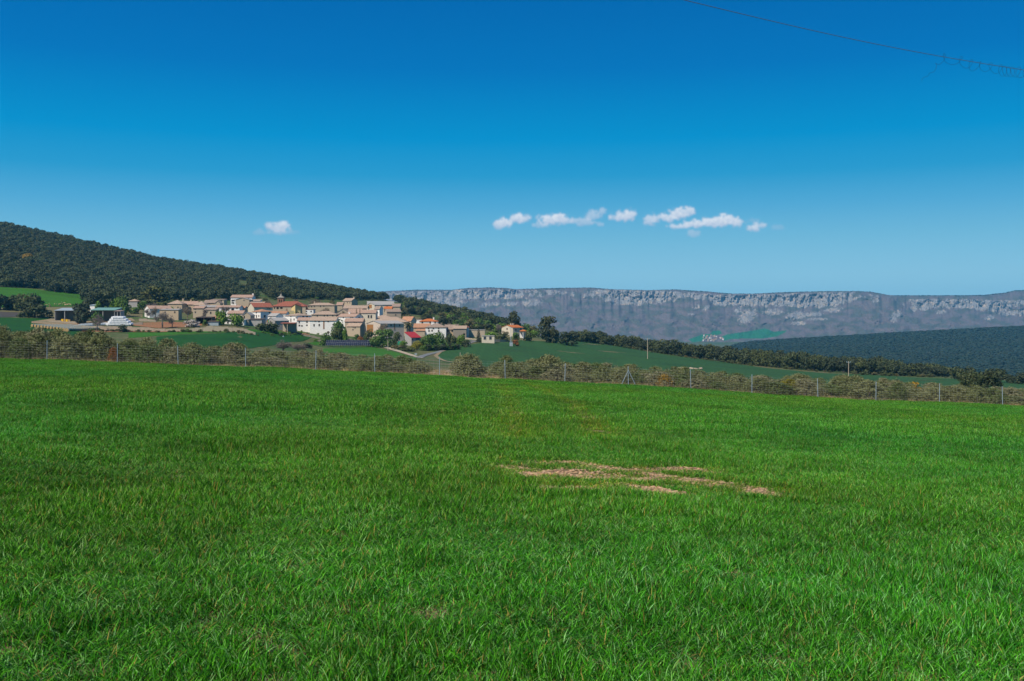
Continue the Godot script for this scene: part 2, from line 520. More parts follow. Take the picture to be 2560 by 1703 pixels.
func build_ground() -> void:
	# the near cereal field: bare soil under the crop
	var pts := PackedVector3Array()
	var cols := PackedColorArray()
	var nx := 150
	var ny := 120
	for j in ny:
		var d := -14.0 + (D0 + 14.0) * j / (ny - 1)
		for i in nx:
			var x := -95.0 + 190.0 * i / (nx - 1)
			pts.append(Vector3(x, field_height(x, d), -d))
			cols.append(Color.WHITE)
	var o := obj("field_soil", sheet(pts, cols, nx, ny), M.soil)
	tag(o, "brown soil of the near cereal field", "field", "", "structure")
	# land from the fence to the valley floor
	pts = PackedVector3Array()
	cols = PackedColorArray()
	for j in ND:
		var d := ring(j)
		for i in NX:
			var X := X0 + XS * i
			var x := (X - CX) / F * d
			var k := nz.get_noise_2d(x * 0.02, d * 0.02)
			var k2 := nz.get_noise_2d(x * 0.11 + 50.0, d * 0.11)
			pts.append(Vector3(x, H[j * NX + i], -d))
			var c := Color(0.060, 0.115, 0.026).lerp(Color(0.165, 0.15, 0.070), clampf(k * 1.3 + k2 * 0.8 + 0.35, 0.0, 1.0))
			cols.append(c)
	o = obj("terrain", sheet(pts, cols, NX, ND), M.terrain)
	tag(o, "scrubby ground falling from the fence to the valley", "ground", "", "structure")
	var strip := PackedVector2Array([Vector2(-75, 78.4), Vector2(75, 78.4), Vector2(115, 118), Vector2(-110, 118)])
	o = obj("hedge_strip", drape(strip, 2.5, 0.05, 0.6), M.dry_ground)
	tag(o, "bare beige earth between the fence and the hedge", "ground", "", "structure")

# a sheet that follows the terrain inside a polygon given in (x, d)
func drape(poly: PackedVector2Array, cell: float, lift: float, tone := 0.25) -> ArrayMesh:
	var g := Geo.new()
	var lo := poly[0]
	var hi := poly[0]
	for p in poly:
		lo = lo.min(p)
		hi = hi.max(p)
	var x := lo.x
	while x < hi.x:
		var d := lo.y
		while d < hi.y:
			var sq := PackedVector2Array([Vector2(x, d), Vector2(x + cell, d), Vector2(x + cell, d + cell), Vector2(x, d + cell)])
			var all := true
			for p in sq:
				if not Geometry2D.is_point_in_polygon(p, poly): all = false
			var bits: Array = [sq] if all else Geometry2D.intersect_polygons(sq, poly)
			for b in bits:
				var tr := Geometry2D.triangulate_polygon(b)
				for k in range(0, tr.size(), 3):
					var q := []
					for m in 3:
						var p2: Vector2 = b[tr[k + m]]
						q.append(p2)
					var ar: float = (q[1] - q[0]).cross(q[2] - q[0])
					if ar > 0.0: q.reverse()
					for m in 3:
						var p3: Vector2 = q[m]
						g.v.append(Vector3(p3.x, height(p3.x, p3.y) + lift, -p3.y))
						var e := 1.0
						g.n.append(Vector3(-(height(p3.x + e, p3.y) - height(p3.x - e, p3.y)) / 2.0, 1.0, (height(p3.x, p3.y + e) - height(p3.x, p3.y - e)) / 2.0).normalized())
						var f := 1.0 + tone * (nz.get_noise_2d(p3.x * 0.03, p3.y * 0.03) + 0.5 * nz.get_noise_2d(p3.x * 0.2, p3.y * 0.2))
						g.c.append(Color(f * (1.0 + 0.3 * nf.get_noise_2d(p3.x * 0.05, p3.y * 0.05)), f, f))
						g.ix.append(g.v.size() - 1)
			d += cell
		x += cell
	return g.mesh()

func ground_poly(list: Array, from := 80.0) -> PackedVector2Array:
	var out := PackedVector2Array()
	for e in list:
		var p := spot(e[0], e[1], e[2], e[3] if e.size() > 3 else from)
		out.append(Vector2(p.x, -p.z))
	return out

func ribbon(list: Array, wide: float) -> PackedVector2Array:
	var mid := ground_poly(list)
	var l := PackedVector2Array()
	var r := PackedVector2Array()
	for i in mid.size():
		var t := (mid[mini(i + 1, mid.size() - 1)] - mid[maxi(i - 1, 0)]).normalized()
		var n := Vector2(-t.y, t.x) * wide / 2.0
		l.append(mid[i] + n)
		r.append(mid[i] - n)
	r.reverse()
	l.append_array(r)
	return l

func build_fields() -> void:
	var list := [
		["crop_field", "crop_teal", [["c4", 505, 965], ["c4", 600, 900], ["c4", 720, 850], ["c4", 1000, 795], ["c4", 1180, 770], ["c4", 1540, 768], ["c4", 1700, 740], ["c4", 2000, 752], ["c4", 2300, 775], ["c5", 360, 500], ["c5", 560, 522], ["c5", 900, 580], ["c5", 1200, 645], ["c5", 1600, 718], ["c5", 2050, 775],
			["c6", 200, 695], ["c6", 600, 750], ["c6", 1000, 805], ["c6", 1700, 862], ["c6", 2357, 884], ["c7", 900, 928], ["c7", 1440, 945], ["c7", 2000, 960], ["c7", 2357, 968], ["p", 3000, 985], ["p", 3000, 1012], ["p", 2560, 992], ["p", 1900, 958], ["p", 1400, 928], ["p", 1130, 909], ["p", 1098, 902]], 7.0, 0.10, "blue-green cereal field sloping down to the oak row", 0.4],
		["crop_field", "meadow", [["c1", -900, 195], ["c1", 0, 216], ["c1", 420, 242], ["c1", 830, 287], ["c1", 1195, 320], ["c1", 1230, 430], ["c1", 1000, 488], ["c1", 640, 492], ["c1", 0, 500], ["c1", -900, 495]], 7.0, 0.10, "bright green sheep pasture below the wooded hill", 0.45],
		["ploughed_field", "plough", [["c1", -900, 545], ["c1", 0, 562], ["c1", 330, 578], ["c1", 350, 632], ["c1", 0, 640], ["c1", -900, 628]], 6.0, 0.10, "strip of dark ploughed earth beside the round oak", 0.2],
		["dry_strip", "rough_ground", [["c1", -900, 500], ["c1", 0, 512], ["c1", 640, 500], ["c1", 1020, 495], ["c1", 1240, 520], ["c1", 2000, 520], ["c1", 2000, 640], ["c1", 1300, 600], ["c1", 760, 640], ["c1", 640, 600], ["c1", 350, 575], ["c1", 0, 558], ["c1", -900, 540]], 6.0, 0.06, "dry beige ground around the farm sheds", 0.4],
		["crop_field", "crop_green", [["c1", -900, 640], ["c1", 0, 648], ["c1", 370, 650], ["c1", 760, 655], ["c1", 1300, 660], ["c1", 1250, 690], ["c1", 1150, 745], ["c1", 1140, 830], ["c1", 900, 950], ["c1", 0, 950], ["c1", -900, 900]], 7.0, 0.08, "green field around the rows of round bales", 0.35],
		["bare_plot", "dry_ground", [["c1", 440, 700], ["c1", 740, 655], ["c1", 1170, 680], ["c1", 1500, 690], ["c1", 1840, 650], ["c1", 1900, 690], ["c1", 1500, 720], ["c1", 960, 755], ["c1", 440, 725]], 4.0, 0.14, "beige earth under the stored bales", 0.3],
		["orchard_plot", "orchard_soil", [["c1", 1790, 752], ["c1", 2000, 705], ["d4", 0, 690], ["d4", 600, 660], ["d4", 1300, 670], ["d4", 1640, 690], ["d4", 1640, 720], ["d4", 1200, 775], ["d4", 600, 800], ["d4", 0, 740]], 5.0, 0.12, "tilled reddish brown orchard earth behind the stone wall", 0.25],
		["crop_field", "crop_green", [["c2", 60, 800], ["c2", 400, 775], ["c2", 1000, 752], ["c2", 1500, 742], ["c2", 2000, 762], ["c2", 2260, 800], ["c2", 1950, 870], ["c2", 1400, 960], ["c2", 700, 975], ["c2", 60, 950]], 6.0, 0.10, "lens-shaped deep green field below the village wall", 0.4],
		["grass_verge", "meadow", [["c1", 1800, 850], ["c1", 2300, 850], ["c2", 300, 725], ["c2", 900, 715], ["c2", 1450, 700], ["c2", 2100, 730], ["c2", 2290, 790], ["c2", 2000, 755], ["c2", 1500, 735], ["c2", 1000, 745], ["c2", 400, 768], ["c2", 50, 790], ["c1", 1800, 930]], 4.0, 0.08, "rough green verge along the foot of the stone wall", 0.5],
		["soil_strip", "orchard_soil", [["c1", 1150, 815], ["c1", 1800, 832], ["d4", 0, 855], ["d4", 600, 865], ["d4", 1200, 850], ["d4", 2000, 810], ["d4", 2350, 830], ["d4", 1200, 870], ["d4", 600, 885], ["d4", 0, 885], ["c1", 1700, 850], ["c1", 1150, 840]], 3.0, 0.14, "reddish earth strip at the foot of the stone wall", 0.3],
		["grass_plot", "meadow", [["c3", 600, 965], ["c3", 1310, 945], ["c3", 1480, 985], ["c3", 1700, 1035], ["c3", 1920, 1105], ["c3", 1500, 1180], ["c3", 700, 1180]], 5.0, 0.10, "green grass plot in front of the solar array", 0.35],
		["grass_plot", "meadow", [["c3", 380, 890], ["c3", 560, 850], ["c3", 760, 855], ["c3", 640, 900], ["c3", 480, 915]], 4.0, 0.10, "small green plot between the two lane walls", 0.4]]
	for f in list:
		var o := obj(f[0], drape(ground_poly(f[2]), f[3], f[4], f[6]), M[f[1]])
		tag(o, f[5], "field", "", "structure")
	var ways := [
		["farm_track", "track", [["c3", 1305, 868], ["c3", 1340, 885], ["c3", 1420, 920], ["c3", 1520, 962], ["c3", 1700, 1015], ["c3", 1850, 1062], ["c3", 1975, 1098]], 3.2, "pale concrete farm track running down past the solar array"],
		["lane", "asphalt", [["c4", 255, 985], ["c4", 330, 955], ["c4", 420, 930], ["c4", 530, 905], ["c4", 700, 855], ["c4", 900, 800], ["c4", 1010, 765], ["c4", 1060, 752], ["c4", 985, 742]], 2.8, "grey lane curving up around the field to the garage"],
		["field_edge", "dry_ground", [["c4", 760, 1050], ["c4", 640, 1030], ["c4", 540, 990], ["c4", 500, 955], ["c4", 560, 905], ["c4", 680, 865], ["c4", 800, 838]], 1.7, "bare brown edge of the blue-green cereal field"]]
	for w in ways:
		var o := obj(w[0], drape(ribbon(w[2], w[3]), 3.0, 0.17, 0.2), M[w[1]])
		tag(o, w[4], "path", "", "structure")
	# worn pale patches in the big field
	for s in [[["c5", 420, 575], ["c5", 560, 555], ["c5", 760, 580], ["c5", 600, 592]], [["c5", 560, 662], ["c5", 780, 668], ["c5", 1000, 690], ["c5", 760, 682]], [["c5", 90, 665], ["c5", 300, 680], ["c5", 600, 725], ["c5", 260, 700]],
			[["c7", 650, 955], ["c7", 1000, 955], ["c7", 1280, 970], ["c7", 900, 975]], [["c7", 1100, 905], ["c7", 1450, 905], ["c7", 1440, 930], ["c7", 1200, 925]], [["c6", 900, 790], ["c6", 1300, 825], ["c6", 1700, 855], ["c6", 1300, 840]]]:
		var poly := ground_poly(s)
		for k in 9:
			# ragged slivers scattered along the worn strip
			var c := poly[0].lerp(poly[2], R.randf()).lerp(poly[1].lerp(poly[3], R.randf()), R.randf_range(0.0, 0.6))
			var along := (poly[2] - poly[0]).normalized()
			var across := Vector2(-along.y, along.x)
			var l := R.randf_range(1.5, 6.5)
			var w := R.randf_range(0.35, 1.3)
			var out := PackedVector2Array()
			for m in 14:
				var a := TAU * m / 14.0
				out.append(c + along * cos(a) * l * R.randf_range(0.55, 1.1) + across * sin(a) * w * R.randf_range(0.4, 1.2))
			var o := obj("bare_patch", drape(out, 1.5, 0.15 + k * 0.005, 0.6), M.dry_ground if k % 2 else M.rough_ground)
			tag(o, "thin worn patch of pale earth in the blue-green field", "field", "worn patches in the far field", "structure")

# ---------------------------------------------------------------- escarpment
func poly_y(list: Array, X: float) -> float:
	if X <= list[0][0]: return list[0][1]
	for i in range(1, list.size()):
		if X <= list[i][0]:
			return lerpf(list[i - 1][1], list[i][1], (X - list[i - 1][0]) / float(list[i][0] - list[i - 1][0]))
	return list[-1][1]

const SKYLINE := [[300, 736], [700, 733], [940, 729], [1044, 724], [1131, 724.5], [1174, 719.5], [1225, 718.5], [1268, 720], [1289, 723], [1369, 720], [1473, 718.5], [1531, 723], [1621, 725.5], [1686, 723.5], [1764, 728], [1829, 734], [1883, 734], [1962, 730], [2071, 727.5], [2143, 727.5], [2179, 729], [2226, 738], [2395, 738], [2460, 737], [2511, 731.5], [2539, 725.5], [2700, 722], [3100, 730]]
const CLIFF_TOP := [[900, 731], [1131, 727], [1152, 724], [1279, 724], [1307, 726], [1405, 726], [1484, 724], [1664, 727], [1782, 736], [1934, 736], [2071, 731], [2143, 731], [2226, 742], [2283, 748], [2341, 747], [2417, 748], [2503, 751], [2700, 748]]
const CLIFF_FOOT := [[900, 760], [1131, 762], [1152, 748], [1279, 748], [1307, 744], [1405, 742], [1484, 746], [1540, 757], [1600, 764], [1650, 760], [1700, 748], [1760, 748], [1800, 764], [1934, 767], [2071, 767], [2120, 758], [2160, 744], [2226, 750], [2283, 777], [2341, 772], [2417, 769], [2470, 780], [2503, 788], [2560, 792], [2700, 790]]
const CLIFF_SHOWS := [[900, 0.62], [1131, 0.62], [1160, 1.0], [1279, 0.95], [1300, 0.55], [1405, 0.5], [1440, 0.15], [1475, 0.3], [1520, 0.85], [1660, 0.95], [1700, 0.6], [1740, 0.8], [1790, 1.0], [2080, 1.0], [2120, 0.7], [2180, 0.3], [2215, 0.1], [2265, 0.25], [2285, 0.9], [2345, 0.9], [2352, 0.5], [2365, 0.95], [2500, 0.9], [2560, 0.7], [2700, 0.5]]

func mountain_d(X: float, Y: float) -> float:
	var foot := poly_y(CLIFF_FOOT, X)
	return lerpf(4250.0, 5450.0, clampf((864.0 - Y) / (864.0 - foot), 0.0, 1.0))

func build_mountain() -> void:
	var pts := PackedVector3Array()
	var cols := PackedColorArray()
	var nx := 1350
	var slope := 84
	var cliff := 40
	var ny := slope + cliff + 10
	var screes := []
	for s in [["m1", 860, 205, 30, 22], ["m1", 930, 195, 50, 14], ["m1", 1040, 195, 60, 14], ["m1", 1190, 185, 75, 26], ["m1", 640, 190, 90, 30], ["m1", 1840, 190, 90, 14], ["m2", 90, 215, 26, 18], ["m2", 155, 220, 22, 22], ["m2", 440, 280, 60, 55], ["m2", 375, 240, 24, 24],
			["m2", 620, 250, 70, 22], ["m2", 780, 275, 70, 28], ["m2", 900, 265, 70, 18], ["m2", 1040, 235, 60, 18], ["m2", 800, 328, 60, 14], ["m2", 930, 300, 70, 9], ["m2", 1470, 280, 34, 44], ["m2", 1780, 250, 34, 14], ["m2", 2120, 290, 34, 18], ["m2", 1350, 140, 50, 24], ["m2", 1330, 172, 30, 12], ["m2", 55, 265, 22, 6]]:
		var p := px(s[0], s[1], s[2])
		screes.append([p.x, p.y, s[3] / 2.773, s[4] / 2.773])
	var farms := [PackedVector2Array(), PackedVector2Array(), PackedVector2Array()]
	for q in [[30, 440], [130, 405], [215, 400], [160, 425], [120, 455], [60, 460]]: farms[0].append(px("m2", q[0], q[1]))
	for q in [[200, 382], [250, 378], [265, 400], [215, 415], [175, 408]]: farms[1].append(px("m2", q[0], q[1]))
	for q in [[250, 425], [300, 405], [420, 388], [560, 364], [590, 372], [620, 388], [715, 377], [700, 392], [640, 420], [560, 432], [330, 436], [280, 450]]: farms[2].append(px("m2", q[0], q[1]))
	var wiggle := FastNoiseLite.new()
	wiggle.seed = 31; wiggle.frequency = 1.0; wiggle.fractal_octaves = 3
	wiggle.fractal_type = FastNoiseLite.FRACTAL_RIDGED
	for j in ny:
		for i in nx:
			var X := 380.0 + (2980.0 - 380.0) * i / (nx - 1)
			var sk := poly_y(SKYLINE, X) + nf.get_noise_2d(X * 0.35, 7.0) * 1.1
			var top := maxf(poly_y(CLIFF_TOP, X) + nz.get_noise_2d(X * 0.09, 3.0) * 3.0, sk + 1.0)
			var foot := maxf(poly_y(CLIFF_FOOT, X) + nz.get_noise_2d(X * 0.05, 13.0) * 7.0, top + 4.0)
			var shows := poly_y(CLIFF_SHOWS, X)
			var Y := 0.0
			var d := 0.0
			var rock := 0.0
			if j < slope:
				var t := float(j) / slope
				Y = lerpf(864.0, lerpf(poly_y(CLIFF_FOOT, X) * 0.3 + 760.0 * 0.7, foot, pow(t, 3.0)), t)
				d = lerpf(4250.0, 5450.0, t)
				d += nz.get_noise_2d(X * 0.018, t * 2.2) * 190.0 * t * (1.0 - t) * 2.2
				d += wiggle.get_noise_2d(X * 0.016 + t * 0.8, t * 3.0) * 34.0 * t
				d += nf.get_noise_2d(X * 0.45, Y * 0.6) * 9.0
			elif j < slope + cliff:
				var t := float(j - slope) / cliff
				Y = lerpf(foot, top, t)
				d = 5450.0 + 60.0 * t + (1.0 - shows) * 160.0 * t
				d += wiggle.get_noise_2d(X * 0.016 + 0.8, 3.0) * 34.0
				d += wiggle.get_noise_2d(X * 0.032, Y * 0.012) * 60.0 * shows * sin(t * PI * 0.9 + 0.2) + wiggle.get_noise_2d(X * 0.11 + 40.0, Y * 0.02) * 18.0 * shows
				d += nz.get_noise_2d(X * 0.30, Y * 0.07) * 16.0 + floor(t * 4.0 + nf.get_noise_2d(X * 0.03, 2.0) * 1.2) * 12.0
				var crack := smoothstep(0.50, 0.85, wiggle.get_noise_2d(X * 0.10 + 9.0, Y * 0.02)) + smoothstep(0.25, 0.5, nf.get_noise_2d(X * 0.7, Y * 0.13)) * 0.6
				var ledge := smoothstep(0.15, 0.45, nf.get_noise_2d(X * 0.05, Y * 0.42 + 30.0))
				rock = smoothstep(0.0, 0.16, shows - 0.40 + nz.get_noise_2d(X * 0.045, Y * 0.05) * 0.9 - crack * 0.30 - ledge * 0.30 - 0.3 * smoothstep(0.18, 0.0, t))
			else:
				var t := float(j - slope - cliff) / 9.0
				Y = lerpf(top, sk, minf(t * 1.6, 1.0))
				d = 5600.0 + (1.0 - shows) * 160.0 + wiggle.get_noise_2d(X * 0.016 + 0.8, 3.0) * 34.0 * (1.0 - t) + 700.0 * t * t
				if t > 0.65: Y += (t - 0.65) * 30.0
			var sc := 0.0
			if j < slope + 6:
				for s in screes:
					var u: float = (X - s[0] + (Y - s[1]) * 0.5) / s[2]
					var v: float = (Y - s[1]) / s[3]
					var q := u * u + v * v
					if q < 1.5: sc = maxf(sc, smoothstep(1.4, 0.2, q))
				if sc > 0.0: sc = smoothstep(0.30, 0.50, sc * 0.75 + nz.get_noise_2d((X + Y * 0.7) * 0.16, (Y - X * 0.2) * 0.10) * 1.2)
			var k := nz.get_noise_2d(X * 0.02 + 7.0, Y * 0.06)
			var k2 := nf.get_noise_2d(X * 0.5 + 7.0, Y * 0.7)
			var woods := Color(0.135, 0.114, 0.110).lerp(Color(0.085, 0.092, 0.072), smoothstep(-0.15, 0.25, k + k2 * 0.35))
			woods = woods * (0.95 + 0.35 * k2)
			var stone := Color(0.25, 0.248, 0.24).lerp(Color(0.37, 0.315, 0.245), smoothstep(0.12, 0.4, nz.get_noise_2d(X * 0.06 + 70.0, Y * 0.09)))
			stone = stone * (0.90 + 0.34 * nf.get_noise_2d(X * 0.6 + 90.0, Y * 0.09) + 0.18 * nf.get_noise_2d(X * 0.03, Y * 0.8))
			var c := woods.lerp(stone * (1.0 + 0.5 * nf.get_noise_2d(X * 1.7, Y * 1.1)), maxf(rock, sc * 0.92))
			if j < slope and X > 1700.0 and X < 1990.0:
				for f in farms:
					if Geometry2D.is_point_in_polygon(Vector2(X, Y), f): c = Color(0.020, 0.135, 0.055)
			c.a = 1.0
			pts.append(P(X, Y, d))
			cols.append(c)
	var o := obj("escarpment", sheet(pts, cols, nx, ny), M.mountain)
	tag(o, "long limestone escarpment with grey cliffs above wooded slopes", "mountain", "", "structure")
	# pines along the rim, one far wood
	var rim := crown("rim", 26, 0.42, [[0, 0.5, 0, 0.5, 0.5]], 3)
	var mm := MultiMesh.new()
	mm.transform_format = MultiMesh.TRANSFORM_3D
	mm.mesh = rim
	mm.instance_count = 1300
	for i in 1300:
		var X := R.randf_range(940, 2700)
		var sk := poly_y(SKYLINE, X)
		var d := 5640.0 + (1.0 - poly_y(CLIFF_SHOWS, X)) * 160.0 + R.randf_range(40, 170)
		var s := R.randf_range(2.0, 6.0)
		mm.set_instance_transform(i, Transform3D(Basis.from_scale(Vector3(s * 1.3, s, s * 1.3)), P(X, sk + 2.4 + R.randf_range(-0.4, 0.6), d)))
	var r := MultiMeshInstance3D.new()
	r.name = "rim_wood"
	r.multimesh = mm
	r.material_override = M.leaf_dark
	add_child(r)
	tag(r, "thin dark line of trees along the escarpment rim", "wood", "", "stuff")
	# the little village in the valley
	var b := Geo.new()
	b.box(Vector3(-4, -3, -4), Vector3(4, 5, 4))
	var wall := b.mesh()
	b = Geo.new()
	b.slab(Vector3(-4.5, 4.8, 4.6), Vector3(4.5, 4.8, 4.6), Vector3(4.5, 7.2, 0), Vector3(-4.5, 7.2, 0), 0.3)
	b.slab(Vector3(4.5, 4.8, -4.6), Vector3(-4.5, 4.8, -4.6), Vector3(-4.5, 7.2, 0), Vector3(4.5, 7.2, 0), 0.3)
	var roof := b.mesh()
	for i in 26:
		var q := px("m2", R.randf_range(135, 232), R.randf_range(412, 450))
		if i > 22: q = px("m2", R.randf_range(250, 275), R.randf_range(430, 442))
		var d := mountain_d(q.x, q.y) - 25.0
		var white := R.randf() < 0.45
		var t := thing("valley_house", "tiny white house in the far valley hamlet" if white else "tiny stone house in the far valley hamlet", "house", P(q.x, q.y, d), R.randf_range(-0.8, 0.8), "white houses of the far hamlet" if white else "stone houses of the far hamlet")
		obj("wall", wall, M.white if white else M.stone, t)
		obj("roof", roof, M.tile_pink, t)
		t.scale = Vector3.ONE * R.randf_range(0.55, 0.95)

# ---------------------------------------------------------------- foliage
# leaf faces on lumps: blobs are [x, y, z, r, ry] in a crown one unit high and about one unit wide
func crown(seed_: String, count: int, leaf: float, blobs: Array, sd: int, jitter := 0.75, shell := 0.62) -> ArrayMesh:
	var r := RandomNumberGenerator.new()
	r.seed = hash(seed_) + sd
	var g := Geo.new()
	var total := 0.0
	for b in blobs: total += b[3] * b[3]
	for b in blobs:
		var n := int(round(count * b[3] * b[3] / total))
		for k in n:
			var z := r.randf_range(-0.75, 1.0)
			var a := r.randf() * TAU
			var q := sqrt(1.0 - z * z)
			var dir := Vector3(cos(a) * q, z, sin(a) * q)
			var rad: float = b[3] * lerpf(shell, 1.06, sqrt(r.randf()))
			var p := Vector3(b[0], b[1], b[2]) + Vector3(dir.x * rad, dir.y * rad * b[4] / b[3], dir.z * rad)
			if p.y < 0.0: p.y = r.randf() * 0.06
			var nn := (dir + Vector3(r.randfn(), r.randfn(), r.randfn()) * jitter * 0.6).normalized()
			var s := nn.cross(Vector3(r.randfn(), r.randfn(), r.randfn())).normalized()
			var t := nn.cross(s)
			var l := leaf * r.randf_range(0.6, 1.3)
			var f := r.randf_range(0.7, 1.35)
			g.col = Color(f * r.randf_range(0.85, 1.2), f, f * r.randf_range(0.8, 1.1))
			g.quad(p - s * l * 0.5 - t * l * 0.35, p + s * l * 0.5 - t * l * 0.25, p + s * l * 0.35 + t * l * 0.5, p - s * l * 0.3 + t * l * 0.4)
	return g.mesh()

func lumps(sd: int, n: int, spread := 0.3, low := 0.28, big := 0.26) -> Array:
	var r := RandomNumberGenerator.new()
	r.seed = sd * 77 + 5
	var out := [[0, 0.52, 0, 0.34, 0.36]]
	for k in n:
		var a := TAU * k / n + r.randf_range(-0.5, 0.5)
		var d := spread * r.randf_range(0.6, 1.1)
		var y := r.randf_range(low, 0.76)
		var s := big * r.randf_range(0.65, 1.1)
		if y > 0.6: d *= 0.7
		out.append([cos(a) * d, y, sin(a) * d, s, s * 0.85])
	return out

var trunk_mesh: ArrayMesh
var crowns := {}

func trunk_of() -> ArrayMesh:
	if trunk_mesh == null:
		var g := Geo.new()
		g.tube(Vector3(0, -0.08, 0), Vector3(0.01, 0.3, 0), 0.045, 0.03, 7)
		for k in 5:
			var a := TAU * k / 5.0 + 0.3
			g.tube(Vector3(0.01, 0.25, 0), Vector3(cos(a) * 0.26, 0.62 + 0.05 * (k % 3), sin(a) * 0.26), 0.022, 0.006, 5)
		trunk_mesh = g.mesh()
	return trunk_mesh

func crown_of(kind: String, i: int) -> ArrayMesh:
	var key := kind + str(i)
	if crowns.has(key): return crowns[key]
	var m: ArrayMesh
	match kind:
		"far": m = crown(key, 420, 0.10, lumps(i + 3, 8, 0.30), i)
		"ridge": m = crown(key, 60, 0.28, [[0, 0.45, 0, 0.48, 0.42]], i, 0.35)
		"oak": m = crown(key, 950, 0.082, lumps(i + 20, 12, 0.32, 0.2, 0.24), i)
		"bush": m = crown(key, 520, 0.10, lumps(i + 40, 8, 0.3, 0.15, 0.28), i)
		"big": m = crown(key, 2200, 0.052, lumps(i + 60, 16, 0.33, 0.18, 0.22), i)
		"pine":
			var b := []
			var r := RandomNumberGenerator.new()
			r.seed = i + 9
			for k in 11:
				var a := r.randf() * TAU
				var y := r.randf_range(0.38, 0.9)
				var d := 0.40 * (1.05 - y * 0.6) * r.randf_range(0.4, 1.0)
				b.append([cos(a) * d, y, sin(a) * d, 0.21, 0.15])
			m = crown(key, 1000, 0.07, b, i)
		"cedar":
			var b := []
			var r := RandomNumberGenerator.new()
			r.seed = i + 19
			for k in 30:
				var y := 0.15 + 0.8 * k / 30.0
				var a := r.randf() * TAU
				var d := (1.0 - y) * 0.42 * r.randf_range(0.5, 1.1) + 0.04
				b.append([cos(a) * d, y, sin(a) * d, 0.15, 0.04])
			m = crown(key, 1300, 0.055, b, i)
		"cone":
			var b := []
			for k in 12:
				var y := 0.05 + 0.9 * k / 12.0
				b.append([0, y, 0, 0.42 * (1.0 - y) + 0.05, 0.09])
			m = crown(key, 900, 0.06, b, i, 1.0, 0.5)
		"young":
			# loose sapling: small clusters of leaves on unseen twigs, ragged top
			var r := RandomNumberGenerator.new()
			r.seed = i * 31 + 4
			var g := Geo.new()
			for k in 340:
				var y := pow(r.randf(), 0.85)
				var wide := 0.52 * sqrt(clampf(1.0 - pow(maxf(y - 0.30, 0.0) / 0.72, 1.7), 0.02, 1.0)) * (1.0 if y > 0.12 else 0.8)
				var a := r.randf() * TAU
				wide *= 1.0 + 0.25 * sin(a * 3.0 + i) * sin(y * 7.0 + i)
				var q := Vector3(cos(a), 0, sin(a)) * wide * pow(r.randf(), 0.42) + Vector3(0, y * 0.95 + 0.02, 0)
				var out_ := Vector3(q.x, (q.y - 0.35) * 0.9, q.z).normalized()
				var f := r.randf_range(0.65, 1.4)
				var size := r.randf_range(0.03, 0.07)
				for l in 13:
					var p := q + Vector3(r.randfn(), r.randfn(), r.randfn()) * size * 0.7
					if p.y < 0.0: p.y = 0.01
					var nn := (out_ * 0.7 + Vector3(r.randfn(), r.randfn() + 0.4, r.randfn()) * 0.7).normalized()
					var s1 := nn.cross(Vector3(r.randfn(), r.randfn(), r.randfn())).normalized() * r.randf_range(0.016, 0.030)
					var t1 := nn.cross(s1)
					var h := f * r.randf_range(0.8, 1.25)
					g.col = Color(h * r.randf_range(0.9, 1.15), h, h * r.randf_range(0.8, 1.1))
					g.quad(p - s1, p - t1 * 0.6, p + s1, p + t1 * 0.6)
			m = g.mesh()
	crowns[key] = m
	return m

func tree(called: String, kind: String, variant: int, at: Vector3, wide: float, high: float, leaf: String, label: String, category := "tree", group := "") -> Node3D:
	var t := thing(called, label, category, at, R.randf() * TAU, group)
	var c := obj("crown", crown_of(kind, variant), M[leaf], t)
	c.scale = Vector3(wide, high * 1.1, wide)
	c.position.y = -0.1 * high
	var k := obj("trunk", trunk_of(), M.bark, t)
	k.scale = Vector3(wide * 0.9, high, wide * 0.9)
	return t

func bare_tree(seed_: int, levels := 4, up := 0.55) -> ArrayMesh:
	var key := "bare%d_%d" % [seed_, levels]
	if crowns.has(key): return crowns[key]
	var r := RandomNumberGenerator.new()
	r.seed = seed_
	var g := Geo.new()
	var todo := [[Vector3(0, 0.16, 0), Vector3(0, 1, 0), 0.24, 0.026, 0]]
	while todo.size():
		var b: Array = todo.pop_back()
		var p: Vector3 = b[0]
		var q: Vector3 = p + b[1] * b[2]
		g.tube(p, q, b[3], b[3] * 0.6, 4 if b[4] > 1 else 6)
		if b[4] >= levels: continue
		var n := (5 if b[4] < levels - 1 else 8) if levels > 2 else 4
		for k in n:
			var d: Vector3 = (b[1] * up + Vector3(r.randfn(), r.randfn() * 0.6 + 0.25, r.randfn()) * 0.62).normalized()
			var s := p.lerp(q, r.randf_range(0.45, 1.0))
			todo.append([s, d, b[2] * r.randf_range(0.6, 0.85), maxf(b[3] * 0.52, 0.0036), b[4] + 1])
	crowns[key] = g.mesh()
	return crowns[key]

# ---------------------------------------------------------------- woods
const WOOD_FOOT := [[-1300, 705], [-300, 715], [0, 718], [75, 721], [150, 732], [210, 738], [214, 764], [300, 764], [360, 762], [430, 752], [570, 751], [640, 747], [690, 748], [760, 750], [900, 751], [985, 752], [1000, 760], [1060, 773], [1100, 783], [1150, 797], [1200, 812], [1260, 824], [1330, 834], [1345, 700]]

